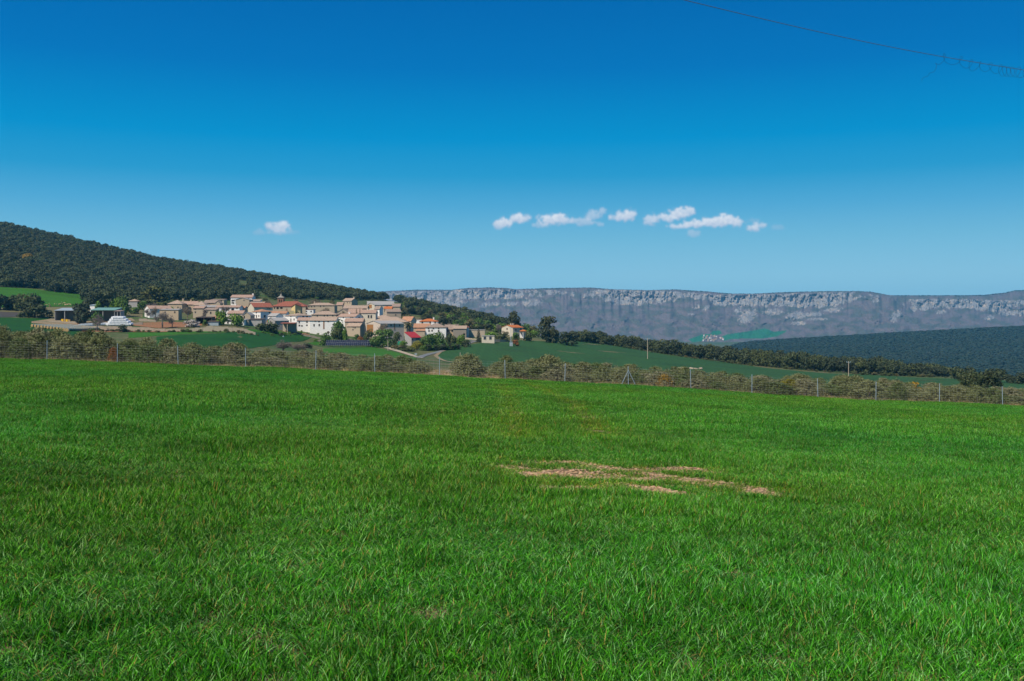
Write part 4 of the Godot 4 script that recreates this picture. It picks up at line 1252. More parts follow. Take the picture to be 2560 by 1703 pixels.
func church() -> void:
	var t := house("d1", 1130, 1530, 1922, 247, 131, 622, 0, 14, "hip", "stone", "tile_red", "village church with red tile roof, yellow apse and stone bell tower", [[1262, 292, 52, 44, "open"], [1350, 287, 58, 40, "open"], [1476, 318, 26, 42, "brick"], [1190, 290, 30, 30, "open"]], {"name": "church", "category": "church"})
	var m := 622.0 / F / 9.428
	var e := func(y: float, d: float) -> float: return (HY - px("d1", 0, y).y) / F * d - t.position.y
	# yellow apse with its own gable
	var g := Geo.new()
	var x0 := (1590.0 - 1526.0) * m
	var xm := (1705.0 - 1526.0) * m
	var x1 := (1818.0 - 1526.0) * m
	var z0 := 7.02
	var z1 := 10.5
	var ye: float = e.call(252.0, 616.0)
	var yp: float = e.call(192.0, 614.0)
	g.quad(Vector3(x0, 0, z0), Vector3(xm, 0, z1), Vector3(xm, yp, z1), Vector3(x0, ye, z0))
	g.quad(Vector3(xm, 0, z1), Vector3(x1, 0, z0), Vector3(x1, ye, z0), Vector3(xm, yp, z1))
	obj("apse", g.mesh(), M.yellow, t)
	g = Geo.new()
	var yr: float = e.call(150.0, 622.0)
	g.slab(Vector3(x0 - 0.5, ye, z0 + 0.2), Vector3(xm, yp + 0.1, z1 + 0.5), Vector3(xm, yr, 2.0), Vector3(x0 - 0.5, ye + 1.2, 4.0), 0.18)
	g.slab(Vector3(xm, yp + 0.1, z1 + 0.5), Vector3(x1 + 0.5, ye, z0 + 0.2), Vector3(x1 + 0.5, ye + 1.2, 4.0), Vector3(xm, yr, 2.0), 0.18)
	obj("apse_roof", g.mesh(), M.tile_red, t)
	g = Geo.new()
	g.box(Vector3((1550.0 - 1526.0) * m, 0, 7.05), Vector3((1590.0 - 1526.0) * m + 6.0, e.call(342.0, 612.0), 9.4))
	obj("sacristy", g.mesh(), M.olive_wall, t)
	# bell tower
	var cx := (1238.0 - 1526.0) * m
	var hw := 72.0 * m
	var top: float = e.call(46.0, 632.0)
	g = Geo.new()
	var zc := -5.0
	var open_lo: float = e.call(150.0, 632.0)
	var open_hi: float = e.call(85.0, 632.0)
	g.box(Vector3(cx - hw, 0, zc - hw), Vector3(cx + hw, open_lo, zc + hw))
	for sx in [-1.0, 1.0]:
		for sz in [-1.0, 1.0]:
			g.box(Vector3(cx + sx * hw * 0.72 - hw * 0.28, open_lo, zc + sz * hw * 0.72 - hw * 0.28), Vector3(cx + sx * hw * 0.72 + hw * 0.28, open_hi, zc + sz * hw * 0.72 + hw * 0.28))
	g.box(Vector3(cx - hw * 0.16, open_lo, zc - hw), Vector3(cx + hw * 0.16, open_hi, zc + hw))
	g.box(Vector3(cx - hw, open_hi, zc - hw), Vector3(cx + hw, top, zc + hw))
	var tw := obj("bell_tower", g.mesh(), M.tower, t)
	g = Geo.new()
	var apex: float = e.call(-46.0, 632.0)
	g.box(Vector3(cx - hw - 0.35, top, zc - hw - 0.35), Vector3(cx + hw + 0.35, top + 0.35, zc + hw + 0.35))
	g.lathe([Vector2(hw * 1.25, top + 0.35), Vector2(hw * 0.72, top + (apex - top) * 0.35), Vector2(hw * 0.34, top + (apex - top) * 0.62), Vector2(hw * 0.30, apex - 0.5), Vector2(0.05, apex + 0.4)], 8, Vector3(cx, 0, zc))
	obj("tower_roof", g.mesh(), M.slate, tw)
	g = Geo.new()
	g.box(Vector3(cx - 0.08, apex + 0.2, zc - 0.08), Vector3(cx + 0.08, apex + 2.1, zc + 0.08))
	g.box(Vector3(cx - 0.5, apex + 1.3, zc - 0.06), Vector3(cx + 0.5, apex + 1.45, zc + 0.06))
	obj("cross", g.mesh(), M.dark_wood, tw)
	g = Geo.new()
	g.lathe([Vector2(0.55, open_lo + 0.5), Vector2(0.42, open_lo + 0.8), Vector2(0.3, open_lo + 1.3), Vector2(0.05, open_lo + 1.5)], 8, Vector3(cx - hw * 0.45, 0, zc + 0.2))
	obj("bell", g.mesh(), M.dark_wood, tw)

# garden walls: [crop, x, y top, y foot] points
func wall_line(list: Array, look: String, label: String, dist := 0.0, thick := 0.6) -> void:
	var g := Geo.new()
	var top := []
	var foot := []
	for q in list:
		var a := px(q[0], q[1], q[3])
		var b := px(q[0], q[1], q[2])
		var d := dist if dist > 0.0 else ground(a.x, a.y)
		var p := at_px(a.x, d)
		foot.append(p - Vector3(0, 0.6, 0))
		var hgt := maxf((a.y - b.y) / F * d * 0.8, 0.7)
		top.append(p + Vector3(0, hgt, 0))
	for i in foot.size() - 1:
		# uneven courses: short pieces with their own height and set-back
		var n := int(maxf(1.0, foot[i].distance_to(foot[i + 1]) / 1.6))
		for k in n:
			var a: Vector3 = foot[i].lerp(foot[i + 1], float(k) / n)
			var b: Vector3 = foot[i].lerp(foot[i + 1], float(k + 1) / n)
			var ta: Vector3 = top[i].lerp(top[i + 1], float(k) / n)
			var tb: Vector3 = top[i].lerp(top[i + 1], float(k + 1) / n)
			var j := R.randf_range(-0.22, 0.18)
			ta.y += j; tb.y += j
			var s := Vector3(0, 0, -thick + R.randf_range(-0.08, 0.08))
			var o := Vector3(0, 0, R.randf_range(0, 0.12))
			g.quad(a + o, b + o, tb + o, ta + o)
			g.quad(b + s, a + s, ta + s, tb + s)
			g.quad(ta + o, tb + o, tb + s, ta + s)
			g.quad(a + s, a + o, ta + o, ta + s)
			g.quad(b + o, b + s, tb + s, tb + o)
	var w := obj("stone_wall", g.mesh(), M[look])
	tag(w, label, "wall")

func build_walls() -> void:
	wall_line([["c1", 1150, 747, 820], ["c1", 1400, 750, 828], ["c1", 1680, 754, 838], ["c1", 1850, 764, 842], ["d4", 0, 742, 850], ["d4", 250, 752, 866], ["d4", 480, 778, 872], ["d4", 640, 784, 866], ["d4", 900, 780, 860], ["d4", 1200, 768, 852], ["d4", 1450, 742, 846], ["d4", 1620, 712, 842], ["d4", 1700, 694, 838], ["d4", 2100, 694, 832], ["d1", 0, 656, 790], ["d1", 300, 662, 792], ["d1", 560, 664, 784], ["d1", 740, 692, 772]], "dry_stone", "long beige dry stone wall enclosing the village orchard", 458.0)
	wall_line([["d1", 1440, 722, 775], ["d1", 1700, 722, 785], ["d1", 2025, 716, 800]], "brick", "low reddish garden wall before the white houses", 528.0)
	wall_line([["d2", 600, 885, 930], ["d2", 700, 862, 930], ["d2", 850, 842, 925], ["d2", 1050, 822, 915], ["d2", 1200, 818, 900], ["d2", 1310, 830, 905]], "dark_stone", "grey retaining wall below the round pine and tan house", 522.0)
	wall_line([["d2", -60, 1045, 1090], ["d2", 100, 1012, 1065], ["d2", 250, 972, 1030], ["d2", 380, 942, 990]], "dark_stone", "dark lane wall rising beside the lens-shaped field", 526.0)
	wall_line([["d2", 300, 1128, 1175], ["d2", 450, 1095, 1145], ["d2", 600, 1065, 1110], ["d2", 720, 1042, 1085]], "dark_stone", "pale topped lane wall left of the solar array", 514.0)
	wall_line([["d3", 1590, 432, 482], ["d3", 1700, 434, 482], ["d3", 1850, 436, 480], ["d3", 1995, 438, 478]], "dry_stone", "stone field wall below the low garage", 0.0)
	wall_line([["d3", 1290, 408, 440], ["d3", 1400, 416, 446], ["d3", 1520, 430, 462]], "dry_stone", "short stone wall curving along the grey lane", 0.0)
	wall_line([["d3", 870, 138, 190], ["d3", 1000, 132, 175], ["d3", 1120, 132, 165], ["d3", 1210, 134, 160]], "grey_stone", "weathered terrace wall on the slope behind the villa", 655.0)
	wall_line([["c1", 680, 606, 634], ["c1", 860, 602, 634], ["c1", 1080, 606, 636]], "dry_stone", "low concrete kerb wall before the blue roofed shed", 494.0)
	wall_line([["c1", 1420, 596, 612], ["c1", 1700, 590, 640], ["c1", 1880, 600, 640], ["c1", 2000, 608, 650]], "grey_stone", "broken stone bank behind the white wrapped bales", 500.0)
	wall_line([["d4", 150, 520, 590], ["d4", 330, 545, 610], ["d4", 520, 585, 640]], "dry_stone", "tumbled stone bank beside the whitewashed barn", 524.0)

func build_village_things() -> void:
	# solar array: two tilted rows of 24 panels on a frame
	var p := px("c3", 975, 946)
	var d := ground(p.x, p.y)
	var at := at_px(p.x, d)
	var wide := 670.0 / 5.612 / F * d
	var s := thing("solar_array", "long two-row solar panel array on a low frame", "solar array", at)
	var n := 24
	var w := wide / n
	var tilt := deg_to_rad(-35.0)
	var len_ := 13.2 / F * d / cos(tilt) / 2.0 / 1.0
	var g := Geo.new()
	g.box(Vector3(-w / 2 + 0.04, -len_ / 2 + 0.04, 0.0), Vector3(w / 2 - 0.04, len_ / 2 - 0.04, 0.045))
	var cell := g.mesh()
	g = Geo.new()
	g.box(Vector3(-w / 2 + 0.008, -len_ / 2 + 0.008, -0.03), Vector3(w / 2 - 0.008, len_ / 2 - 0.008, 0.02))
	var rim := g.mesh()
	for r in 2:
		for i in n:
			var o := obj("panel", cell, M.solar_cell, s)
			o.position = Vector3(-wide / 2 + (i + 0.5) * w, 0.9, 0) + Basis(Vector3.RIGHT, tilt) * Vector3(0, (r + 0.5) * len_, 0)
			o.rotation.x = tilt
			obj("frame", rim, M.aluminium, o)
	g = Geo.new()
	g.box(Vector3(-0.08, -0.6, -0.08), Vector3(0.08, 1.9, 0.08))
	var leg := g.mesh()
	for i in 9:
		var o := obj("leg", leg, M.galvanised, s)
		o.position = Vector3(-wide / 2 + wide * (i + 0.5) / 9, 0, -1.0)
	# utility poles
	pole("c5", 1342, 775, 480, 0.0, "pole_wood", "tall pale wooden utility pole standing in the blue-green field")
	pole("c6", 2030, 935, 690, 0.0, "pole_wood", "pale utility pole before the right end of the oak row")
	pole("c3", 1514, 995, 842, 0.0, "pole_wood", "short wooden pole beside the farm track")
	pole("c4", 1556, 758, 492, 510.0, "pole_steel", "bluish steel pole in front of the detached villa")
	pole("c4", 845, 955, 905, 0.0, "pole_wood", "thin stake in the corner of the blue-green field")
	pole("d2", 1275, 180, 92, 690.0, "pole_steel", "thin grey mast among the trees above the village")
	# cabinet at the foot of the steel pole
	var q := at_px(px("d3", 2025, 470).x, 509.0)
	g = Geo.new()
	g.box(Vector3(-0.8, -0.3, -0.5), Vector3(0.8, 2.1, 0.5))
	g.box(Vector3(-0.9, 2.1, -0.6), Vector3(0.9, 2.25, 0.6))
	tag(placed(obj("cabinet", g.mesh(), M.roof_steel), q), "light blue electric cabinet at the end of the field wall", "cabinet")
	# round traffic mirror
	q = at_px(px("d2", 572, 850).x, 524.0)
	var t := thing("traffic_mirror", "round dark traffic mirror on a pole before the long white house", "mirror", q)
	g = Geo.new()
	g.tube(Vector3(0, -0.4, 0), Vector3(0, 3.6, 0), 0.07, 0.07)
	obj("pole", g.mesh(), M.galvanised, t)
	g = Geo.new()
	g.tube(Vector3(0, 4.0, 0.06), Vector3(0, 4.0, 0.16), 0.72, 0.72, 16)
	for k in 16:
		g.tri(Vector3(0, 4.0, 0.2), Vector3(0.72 * cos(TAU * k / 16), 4.0 + 0.72 * sin(TAU * k / 16), 0.16), Vector3(0.72 * cos(TAU * (k + 1) / 16), 4.0 + 0.72 * sin(TAU * (k + 1) / 16), 0.16))
	obj("mirror_face", g.mesh(), M.dark_wood, t)
	# small sign by the lane
	q = spot("c3", 1905, 1085)
	t = thing("road_sign", "small pale blue sign on a post beside the lane bend", "sign", q)
	g = Geo.new()
	g.tube(Vector3(0, -0.3, 0), Vector3(0, 1.2, 0), 0.04, 0.04)
	obj("post", g.mesh(), M.galvanised, t)
	g = Geo.new()
	g.box(Vector3(-0.5, 1.0, 0.04), Vector3(0.5, 1.6, 0.08))
	obj("plate", g.mesh(), M.roof_steel, t)
	# tanks and bins
	drum("water_tank", "d4", 1692, 648, 600, 84, 505.0, "yellow_paint", "yellow tank beside the black timber shed", "tank")
	drum("water_tank", "d3", 262, 402, 340, 92, 512.0, "green_paint", "dark green rounded tank behind the red roofed shed", "tank")
	drum("white_drum", "d3", 174, 488, 416, 30, 0.0, "white", "upright white drum left of the red roofed shed", "drum")
	drum("green_bin", "d2", 868, 1012, 980, 40, 0.0, "green_paint", "small green bin before the grey retaining wall", "bin")
	drum("water_barrel", "d1", 1398, 832, 805, 40, 500.0, "roof_steel", "small blue barrel below the low garden wall", "barrel")
	# hay in the open shed
	for i in 4:
		var h := at_px(px("c1", 880 + i * 30, 600).x, 500.0)
		g = Geo.new()
		g.box(Vector3(-0.62, -0.3, -0.6), Vector3(0.62, 1.5, 0.6))
		tag(placed(obj("hay_bale", g.mesh(), M.yellow_paint if i % 2 == 0 else M.straw), h), "square orange hay bale under the blue-grey shed roof", "bale", "hay bales in the open shed")
	# round bales, netted, in tubes
	g = Geo.new()
	var rr := 0.66
	for k in 12:
		var a := TAU * k / 12
		var b := TAU * (k + 1) / 12
		g.quad(Vector3(cos(a) * rr, sin(a) * rr, 0.58), Vector3(cos(a) * rr, sin(a) * rr, -0.58), Vector3(cos(b) * rr, sin(b) * rr, -0.58), Vector3(cos(b) * rr, sin(b) * rr, 0.58))
	var net := g.mesh()
	g = Geo.new()
	for z in [0.56, -0.56]:
		for k in 12:
			var a := TAU * k / 12
			var b := TAU * (k + 1) / 12
			if z > 0.0: g.tri(Vector3(0, 0, z + 0.05), Vector3(cos(a) * rr, sin(a) * rr, z), Vector3(cos(b) * rr, sin(b) * rr, z))
			else: g.tri(Vector3(0, 0, z - 0.05), Vector3(cos(b) * rr, sin(b) * rr, z), Vector3(cos(a) * rr, sin(a) * rr, z))
	var ends := g.mesh()
	var fl := at_px(px("c1", 460, 0).x, 448.0)
	var fr := at_px(px("c1", 945, 0).x, 440.0)
	for i in 12:
		var f := fl.lerp(fr, i / 11.0)
		var count := 17
		for k in count:
			var b := f + Vector3(0.35, 0, -1.0) * k * 1.32
			b.y = height(b.x, -b.z) + rr + 0.25
			bale("straw_bale", b, atan2(0.35, 1.0) * -1.0, net, ends, "net_wrap", "straw", "round straw bale in grey-green net in the closely packed rows", "netted straw bales in rows")
	var a1 := at_px(px("c1", 870, 0).x, 432.0)
	var a2 := at_px(px("c1", 950, 0).x, 431.0)
	for i in 5:
		var b := a1.lerp(a2, i / 4.0)
		b.y = height(b.x, -b.z) + rr + 0.25
		bale("straw_bale", b, 0.0, net, ends, "net_wrap", "straw", "straw bale with open yellow end beside the wall corner", "loose straw bales by the wall")
	var b1 := at_px(px("c1", 960, 0).x, 446.0)
	var b2 := at_px(px("c1", 1140, 0).x, 476.0)
	var b3 := at_px(px("c1", 1490, 0).x, 490.0)
	for i in 34:
		var b := b1.lerp(b2, i / 10.0) if i < 10 else b2.lerp(b3, (i - 10) / 23.0)
		b.y = height(b.x, -b.z) + rr + 0.25
		bale("wrapped_bale", b, 0.5, net, ends, "film_wrap", "film_wrap", "white wrapped bale in the single file leading to the stack", "white bales in single file")
	var s1 := at_px(px("c1", 1500, 0).x, 488.0)
	var s2 := at_px(px("c1", 1830, 0).x, 492.0)
	for lay in 4:
		var cnt := 17 - lay * 3
		for row in 3:
			for i in cnt:
				var b := s1.lerp(s2, (i + 0.5 + lay * 1.2) / 17.0)
				b.z -= row * 1.25
				b.y = height(b.x, -b.z) + rr + 0.2 + lay * 1.06
				bale("wrapped_bale", b, 0.0, net, ends, "film_wrap", "film_wrap", "white film wrapped bale in the big stepped stack", "white bales in the stack")
	# sheep
	for q2 in [[650, 475], [688, 458], [695, 490], [765, 465], [790, 462], [820, 470], [845, 466], [866, 440], [880, 462], [905, 448], [925, 466], [945, 470], [960, 462], [985, 468], [230, 470], [915, 475], [700, 480]]:
		var sp := spot("c1", q2[0], q2[1] + 6)
		tag(placed(obj("sheep", sheep_mesh(), M.fleece), sp, R.randf() * TAU), "cream sheep grazing in the bright pasture under the wood", "sheep", "flock in the pasture")

func placed(o: Node3D, at: Vector3, turn := 0.0) -> Node3D:
	o.position = at
	o.rotation.y = turn
	return o

func bale(called: String, at: Vector3, turn: float, net: Mesh, ends: Mesh, m1: String, m2: String, label: String, group: String) -> void:
	var t := thing(called, label, "bale", at, turn, group)
	obj("wrap", net, M[m1], t)
	obj("ends", ends, M[m2], t)

func drum(called: String, c: String, x: float, y0: float, y1: float, w: float, dist: float, look: String, label: String, category: String) -> void:
	var a := px(c, x, y0)
	var d := dist if dist > 0.0 else ground(a.x, a.y)
	var k: float = CROP[c][2]
	var h := (y0 - y1) / k / F * d
	var r := w / 2.0 / k / F * d
	var g := Geo.new()
	g.lathe([Vector2(0.01, -0.2), Vector2(r, -0.2), Vector2(r, h * 0.6), Vector2(r * 0.85, h * 0.82), Vector2(r * 0.5, h * 0.96), Vector2(0.01, h)], 14)
	var p := at_px(a.x, d)
	p.y = maxf(p.y, (HY - a.y) / F * d - 1.0) if dist > 0.0 else p.y
	tag(placed(obj(called, g.mesh(), M[look]), at_px(a.x, d)), label, category)

var sheep_shape: ArrayMesh
func sheep_mesh() -> ArrayMesh:
	if sheep_shape: return sheep_shape
	var st := SurfaceTool.new()
	st.begin(Mesh.PRIMITIVE_TRIANGLES)
	# rings along the spine: [x, y, half width, half height]
	var rg := [[-0.62, 0.78, 0.02, 0.02], [-0.58, 0.76, 0.16, 0.17], [-0.4, 0.72, 0.26, 0.27], [-0.1, 0.70, 0.29, 0.29], [0.2, 0.72, 0.28, 0.28], [0.42, 0.76, 0.22, 0.24], [0.52, 0.88, 0.13, 0.15], [0.60, 1.0, 0.10, 0.11], [0.70, 1.0, 0.10, 0.10], [0.84, 0.92, 0.06, 0.06], [0.9, 0.89, 0.01, 0.01]]
	ring_strip(st, rg)
	for l in [[-0.42, 0.14], [-0.42, -0.14], [0.32, 0.13], [0.32, -0.13]]:
		var pr := [[0.62, 0.10], [0.42, 0.055], [0.3, 0.04], [0.02, 0.045], [0.0, 0.01]]
		for k in pr.size() - 1:
			for j in 6:
				var a0 := TAU * j / 6
				var a1 := TAU * (j + 1) / 6
				var q := [Vector3(l[0] + cos(a0) * pr[k][1], pr[k][0], l[1] + sin(a0) * pr[k][1]), Vector3(l[0] + cos(a1) * pr[k][1], pr[k][0], l[1] + sin(a1) * pr[k][1]), Vector3(l[0] + cos(a1) * pr[k + 1][1], pr[k + 1][0], l[1] + sin(a1) * pr[k + 1][1]), Vector3(l[0] + cos(a0) * pr[k + 1][1], pr[k + 1][0], l[1] + sin(a0) * pr[k + 1][1])]
				for m in [0, 1, 2, 0, 2, 3]: st.add_vertex(q[m])
	for s in [-1, 1]:
		for v in [Vector3(0.62, 1.05, 0.09 * s), Vector3(0.66, 1.02, 0.1 * s), Vector3(0.62, 0.98, 0.24 * s)]: st.add_vertex(v)
	st.generate_normals()
	sheep_shape = st.commit()
	return sheep_shape

func ring_strip(st: SurfaceTool, rg: Array) -> void:
	var n := 10
	for k in rg.size() - 1:
		for j in n:
			var a0 := TAU * j / n
			var a1 := TAU * (j + 1) / n
			var A: Array = rg[k]
			var B: Array = rg[k + 1]
			var q := [Vector3(A[0], A[1] + sin(a0) * A[3], cos(a0) * A[2]), Vector3(A[0], A[1] + sin(a1) * A[3], cos(a1) * A[2]), Vector3(B[0], B[1] + sin(a1) * B[3], cos(a1) * B[2]), Vector3(B[0], B[1] + sin(a0) * B[3], cos(a0) * B[2])]
			for m in [0, 2, 1, 0, 3, 2]: st.add_vertex(q[m])

func pole(c: String, x: float, y0: float, y1: float, dist: float, look: String, label: String) -> void:
	var a := px(c, x, y0)
	var d := dist if dist > 0.0 else ground(a.x, a.y)
	var h := (y0 - y1) / float(CROP[c][2]) / F * d
	var t := thing("utility_pole", label, "pole", at_px(a.x, d))
	var g := Geo.new()
	g.tube(Vector3(0, -0.5, 0), Vector3(0, h, 0), 0.17, 0.12, 8)
	obj("post", g.mesh(), M[look], t)
	if h > 6.0:
		g = Geo.new()
		g.box(Vector3(-0.9, h - 0.5, -0.08), Vector3(0.9, h - 0.36, 0.08))
		obj("crossarm", g.mesh(), M.pole_steel, t)
		for sx in [-0.8, 0.0, 0.8]:
			g = Geo.new()
			g.lathe([Vector2(0.05, h - 0.36), Vector2(0.09, h - 0.2), Vector2(0.05, h - 0.1), Vector2(0.07, h)], 6, Vector3(sx, 0, 0.001))
			obj("insulator", g.mesh(), M.pole_steel, t)

# ---------------------------------------------------------------- trees one can tell apart
func tree_px(called: String, kind: String, v: int, c: String, xl: float, xr: float, yt: float, yb: float, dist: float, leaf: String, label: String, category := "tree", group := "") -> void:
	var a := px(c, (xl + xr) / 2.0, yb)
	var d := dist if dist > 0.0 else ground(a.x, a.y)
	var k: float = CROP[c][2]
	var p := at_px(a.x, d)
	var top := (HY - px(c, 0, yt).y) / F * d
	var h := maxf(top - p.y, 0.8)
	if kind == "bare":
		var t := thing(called, label, category, p, R.randf() * TAU, group)
		var g := Geo.new()
		g.tube(Vector3(0, -0.06, 0), Vector3(0, 0.18, 0), 0.034, 0.026, 7)
		var tr := obj("trunk", g.mesh(), M.bark, t)
		var b := obj("branches", bare_tree(v), M[leaf], t)
		var w := (xr - xl) / k / F * d * 1.45
		tr.scale = Vector3(w * 0.8, h * 1.25, w * 0.8)
		b.scale = Vector3(w, h * 1.25, w)
		return
	tree(called, kind, v, p, (xr - xl) / k / F * d * (1.2 if kind != "cone" else 1.05), h * 1.03, leaf, label, category, group)

func build_trees() -> void:
	# left farm
	tree_px("oak_tree", "oak", 0, "c1", 305, 668, 418, 640, 0.0, "leaf_oak", "round dark oak beside the ploughed strip")
	tree_px("oak_tree", "oak", 1, "c1", 1020, 1275, 418, 612, 497.0, "leaf_dark", "dark oak between the two farm sheds")
	tree_px("oak_tree", "oak", 2, "c1", -150, 150, 300, 505, 545.0, "leaf_oak_b", "leftmost of the oaks lining the pasture")
	tree_px("oak_tree", "oak", 3, "c1", 60, 300, 300, 500, 552.0, "leaf_oak", "middle oak of the trees lining the pasture")
	tree_px("oak_tree", "oak", 4, "c1", 220, 430, 282, 495, 548.0, "leaf_oak_c", "tallest oak of the trees lining the pasture")
	tree_px("oak_tree", "oak", 5, "c1", 380, 585, 268, 490, 556.0, "leaf_oak", "oak at the open end of the pasture tree line")
	tree_px("oak_tree", "oak", 0, "c1", 1190, 1440, 255, 470, 590.0, "leaf_oak_b", "large dark oak above the greenish shed")
	tree_px("oak_tree", "oak", 2, "c1", 1380, 1640, 240, 470, 600.0, "leaf_oak", "dark oak touching the wood behind the farm")
	tree_px("round_shrub", "bush", 1, "c1", 1662, 1788, 735, 845, 0.0, "leaf_dark", "round dark shrub in front of the long stone wall", "shrub")
	tree_px("broadleaf_tree", "oak", 4, "c1", 1560, 1690, 325, 500, 555.0, "leaf_fresh", "fresh green tree left of the small grey hut")
	tree_px("broadleaf_tree", "oak", 1, "c1", 1660, 1810, 320, 510, 550.0, "leaf_mid", "pale green tree leaning on the small grey hut")
	tree_px("young_tree", "bush", 2, "c1", 1330, 1410, 390, 480, 560.0, "leaf_fresh", "small bright tree before the dark farm oaks")
	tree_px("young_tree", "bush", 4, "c1", 1290, 1430, 535, 640, 470.0, "leaf_mid", "green sapling in front of the greenish shed")
	tree_px("bare_tree", "bare", 3, "c1", 1240, 1480, 560, 745, 452.0, "bare_twig", "dark thorny thicket over the file of white bales", "tree")
	tree_px("cedar_tree", "cedar", 0, "d4", 130, 900, -130, 270, 622.0, "leaf_cedar", "great yellow-green cedar standing before the dark wood")
	tree_px("round_shrub", "bush", 0, "d4", 120, 320, 170, 265, 600.0, "leaf_mid", "green shrub right of the small grey hut", "shrub")
	tree_px("round_shrub", "bush", 3, "d4", -40, 160, 300, 390, 570.0, "leaf_mid", "green shrub left of the whitewashed barn", "shrub")
	tree_px("round_shrub", "bush", 2, "d4", 1220, 1430, 105, 215, 622.0, "leaf_oak_c", "dull green shrub behind the pink roofs", "shrub")
	tree_px("round_shrub", "bush", 5, "d4", 830, 920, 308, 360, 584.0, "leaf_fresh", "small fresh bush against the ochre house wall", "shrub")
	# orchard
	tree_px("bare_tree", "bare", 11, "d4", 440, 880, 430, 795, 0.0, "bare_twig", "large bare walnut tree in the brown orchard")
	tree_px("bare_tree", "bare", 12, "d4", 740, 1010, 510, 780, 0.0, "bare_twig", "smaller bare tree next to the large bare walnut")
	tree_px("bare_tree", "bare", 13, "d4", 220, 430, 330, 545, 530.0, "bare_twig", "grey bare tree before the white barn gable")
	tree_px("bare_tree", "bare", 14, "d4", 380, 640, 320, 560, 534.0, "bare_warm", "brownish bare tree before the barn roof")
	tree_px("bare_tree", "bare", 15, "d4", 1060, 1360, 295, 575, 525.0, "bare_warm", "round olive-brown bare tree in the middle of the orchard")
	tree_px("bare_tree", "bare", 16, "d4", 1480, 1720, 360, 555, 530.0, "bare_twig", "dark bare tree rising behind the black shed")
	tree_px("bare_tree", "bare", 17, "d4", 250, 620, 205, 330, 575.0, "bare_twig", "wide bare tree crown above the whitewashed barn")
	tree_px("bare_tree", "bare", 18, "d4", 1900, 2180, 270, 430, 560.0, "bare_twig", "bare tree in front of the white house openings")
	tree_px("fruit_tree", "oak", 5, "d4", 1140, 1460, 580, 770, 0.0, "leaf_blossom", "small fruit tree in white blossom in the orchard")
	tree_px("round_shrub", "bush", 3, "d4", 1540, 1640, 580, 740, 0.0, "leaf_mid", "leafy shrub at the end of the orchard wall", "shrub")
	tree_px("broadleaf_tree", "oak", 1, "d4", 1820, 2080, 390, 700, 508.0, "leaf_fresh", "left of the twin bright green trees behind the wall")
	tree_px("broadleaf_tree", "oak", 3, "d1", 150, 460, 380, 650, 506.0, "leaf_fresh", "right of the twin bright green trees behind the wall")
	tree_px("round_shrub", "bush", 0, "d1", 740, 1020, 620, 790, 505.0, "leaf_oak_c", "left half of the dark evergreen clump below the warehouse", "shrub")
	tree_px("round_shrub", "bush", 1, "d1", 980, 1310, 615, 770, 508.0, "leaf_oak", "right half of the dark evergreen clump below the warehouse", "shrub")
	tree_px("bare_tree", "bare", 19, "d1", 930, 1180, 90, 260, 640.0, "bare_warm", "brownish bare tree beside the church tower")
	tree_px("bare_tree", "bare", 20, "d1", 1560, 1800, 30, 140, 660.0, "bare_warm", "bare scrub tree above the church roof")
	# middle
	tree_px("umbrella_pine", "oak", 0, "d2", 650, 985, 540, 760, 522.0, "leaf_mid", "round dense pine at the end of the long white house")
	tree_px("round_shrub", "bush", 4, "d2", 680, 880, 740, 850, 518.0, "leaf_oak_c", "dark shrub under the round dense pine", "shrub")
	tree_px("round_shrub", "bush", 2, "d2", 900, 1010, 730, 825, 518.0, "leaf_fresh", "small bright green bush beside the round dense pine", "shrub")
	tree_px("cypress_tree", "cone", 1, "d2", 1185, 1290, 255, 420, 588.0, "leaf_cypress", "broad dark cypress of the pair among tan roofs")
	tree_px("cypress_tree", "cone", 2, "d2", 1288, 1345, 238, 430, 586.0, "leaf_cypress", "slim dark cypress of the pair among tan roofs")
	tree_px("bare_tree", "bare", 21, "d2", 60, 440, 10, 130, 668.0, "bare_warm", "bare scrub tree above the wide stone house")
	tree_px("bare_tree", "bare", 22, "d2", 250, 720, 240, 400, 600.0, "bare_warm", "bare hedge tree in front of the wide stone house")
	tree_px("broadleaf_tree", "oak", 2, "d2", 560, 740, 70, 220, 650.0, "leaf_olive", "olive green tree between wide stone house and highest house")
	tree_px("bare_tree", "bare", 23, "d2", 720, 1060, 290, 470, 590.0, "bare_warm", "bare tree before the weathered gable")
	tree_px("bare_tree", "bare", 24, "d2", 1720, 2010, 590, 800, 516.0, "bare_warm", "bare twiggy tree before the agricultural hall")
	tree_px("broadleaf_tree", "big", 0, "d2", 1600, 2130, 730, 1110, 492.0, "leaf_mid", "big yellow-green tree beside the farm track")
	tree_px("round_shrub", "bush", 1, "d2", 1420, 1620, 780, 980, 500.0, "leaf_oak_c", "dull green shrub at the brown hall door", "shrub")
	tree_px("round_shrub", "bush", 2, "d2", 1600, 1690, 930, 1070, 492.0, "leaf_rust", "rust coloured bush next to the big yellow-green tree", "shrub")
	tree_px("round_shrub", "bush", 3, "d2", 1150, 1320, 850, 1010, 508.0, "leaf_mid", "rounded green bush behind the solar array", "shrub")
	tree_px("round_shrub", "bush", 4, "d2", 1260, 1400, 920, 1040, 504.0, "leaf_rust", "brownish bush behind the solar array", "shrub")
	for i in 9:
		var x := 740.0 + i * 104.0
		tree_px("hedge_bush", "bush", i % 6, "d2", x - 75, x + 75, 990 + (i * 37) % 40, 1085, 503.0, "leaf_olive" if i % 3 else "leaf_mid", "olive green hedge bush directly behind the solar array", "shrub", "hedge behind the solar array")
	tree_px("round_shrub", "bush", 5, "d2", 370, 600, 845, 1000, 500.0, "leaf_mid", "dark green shrub between the lane walls", "shrub")
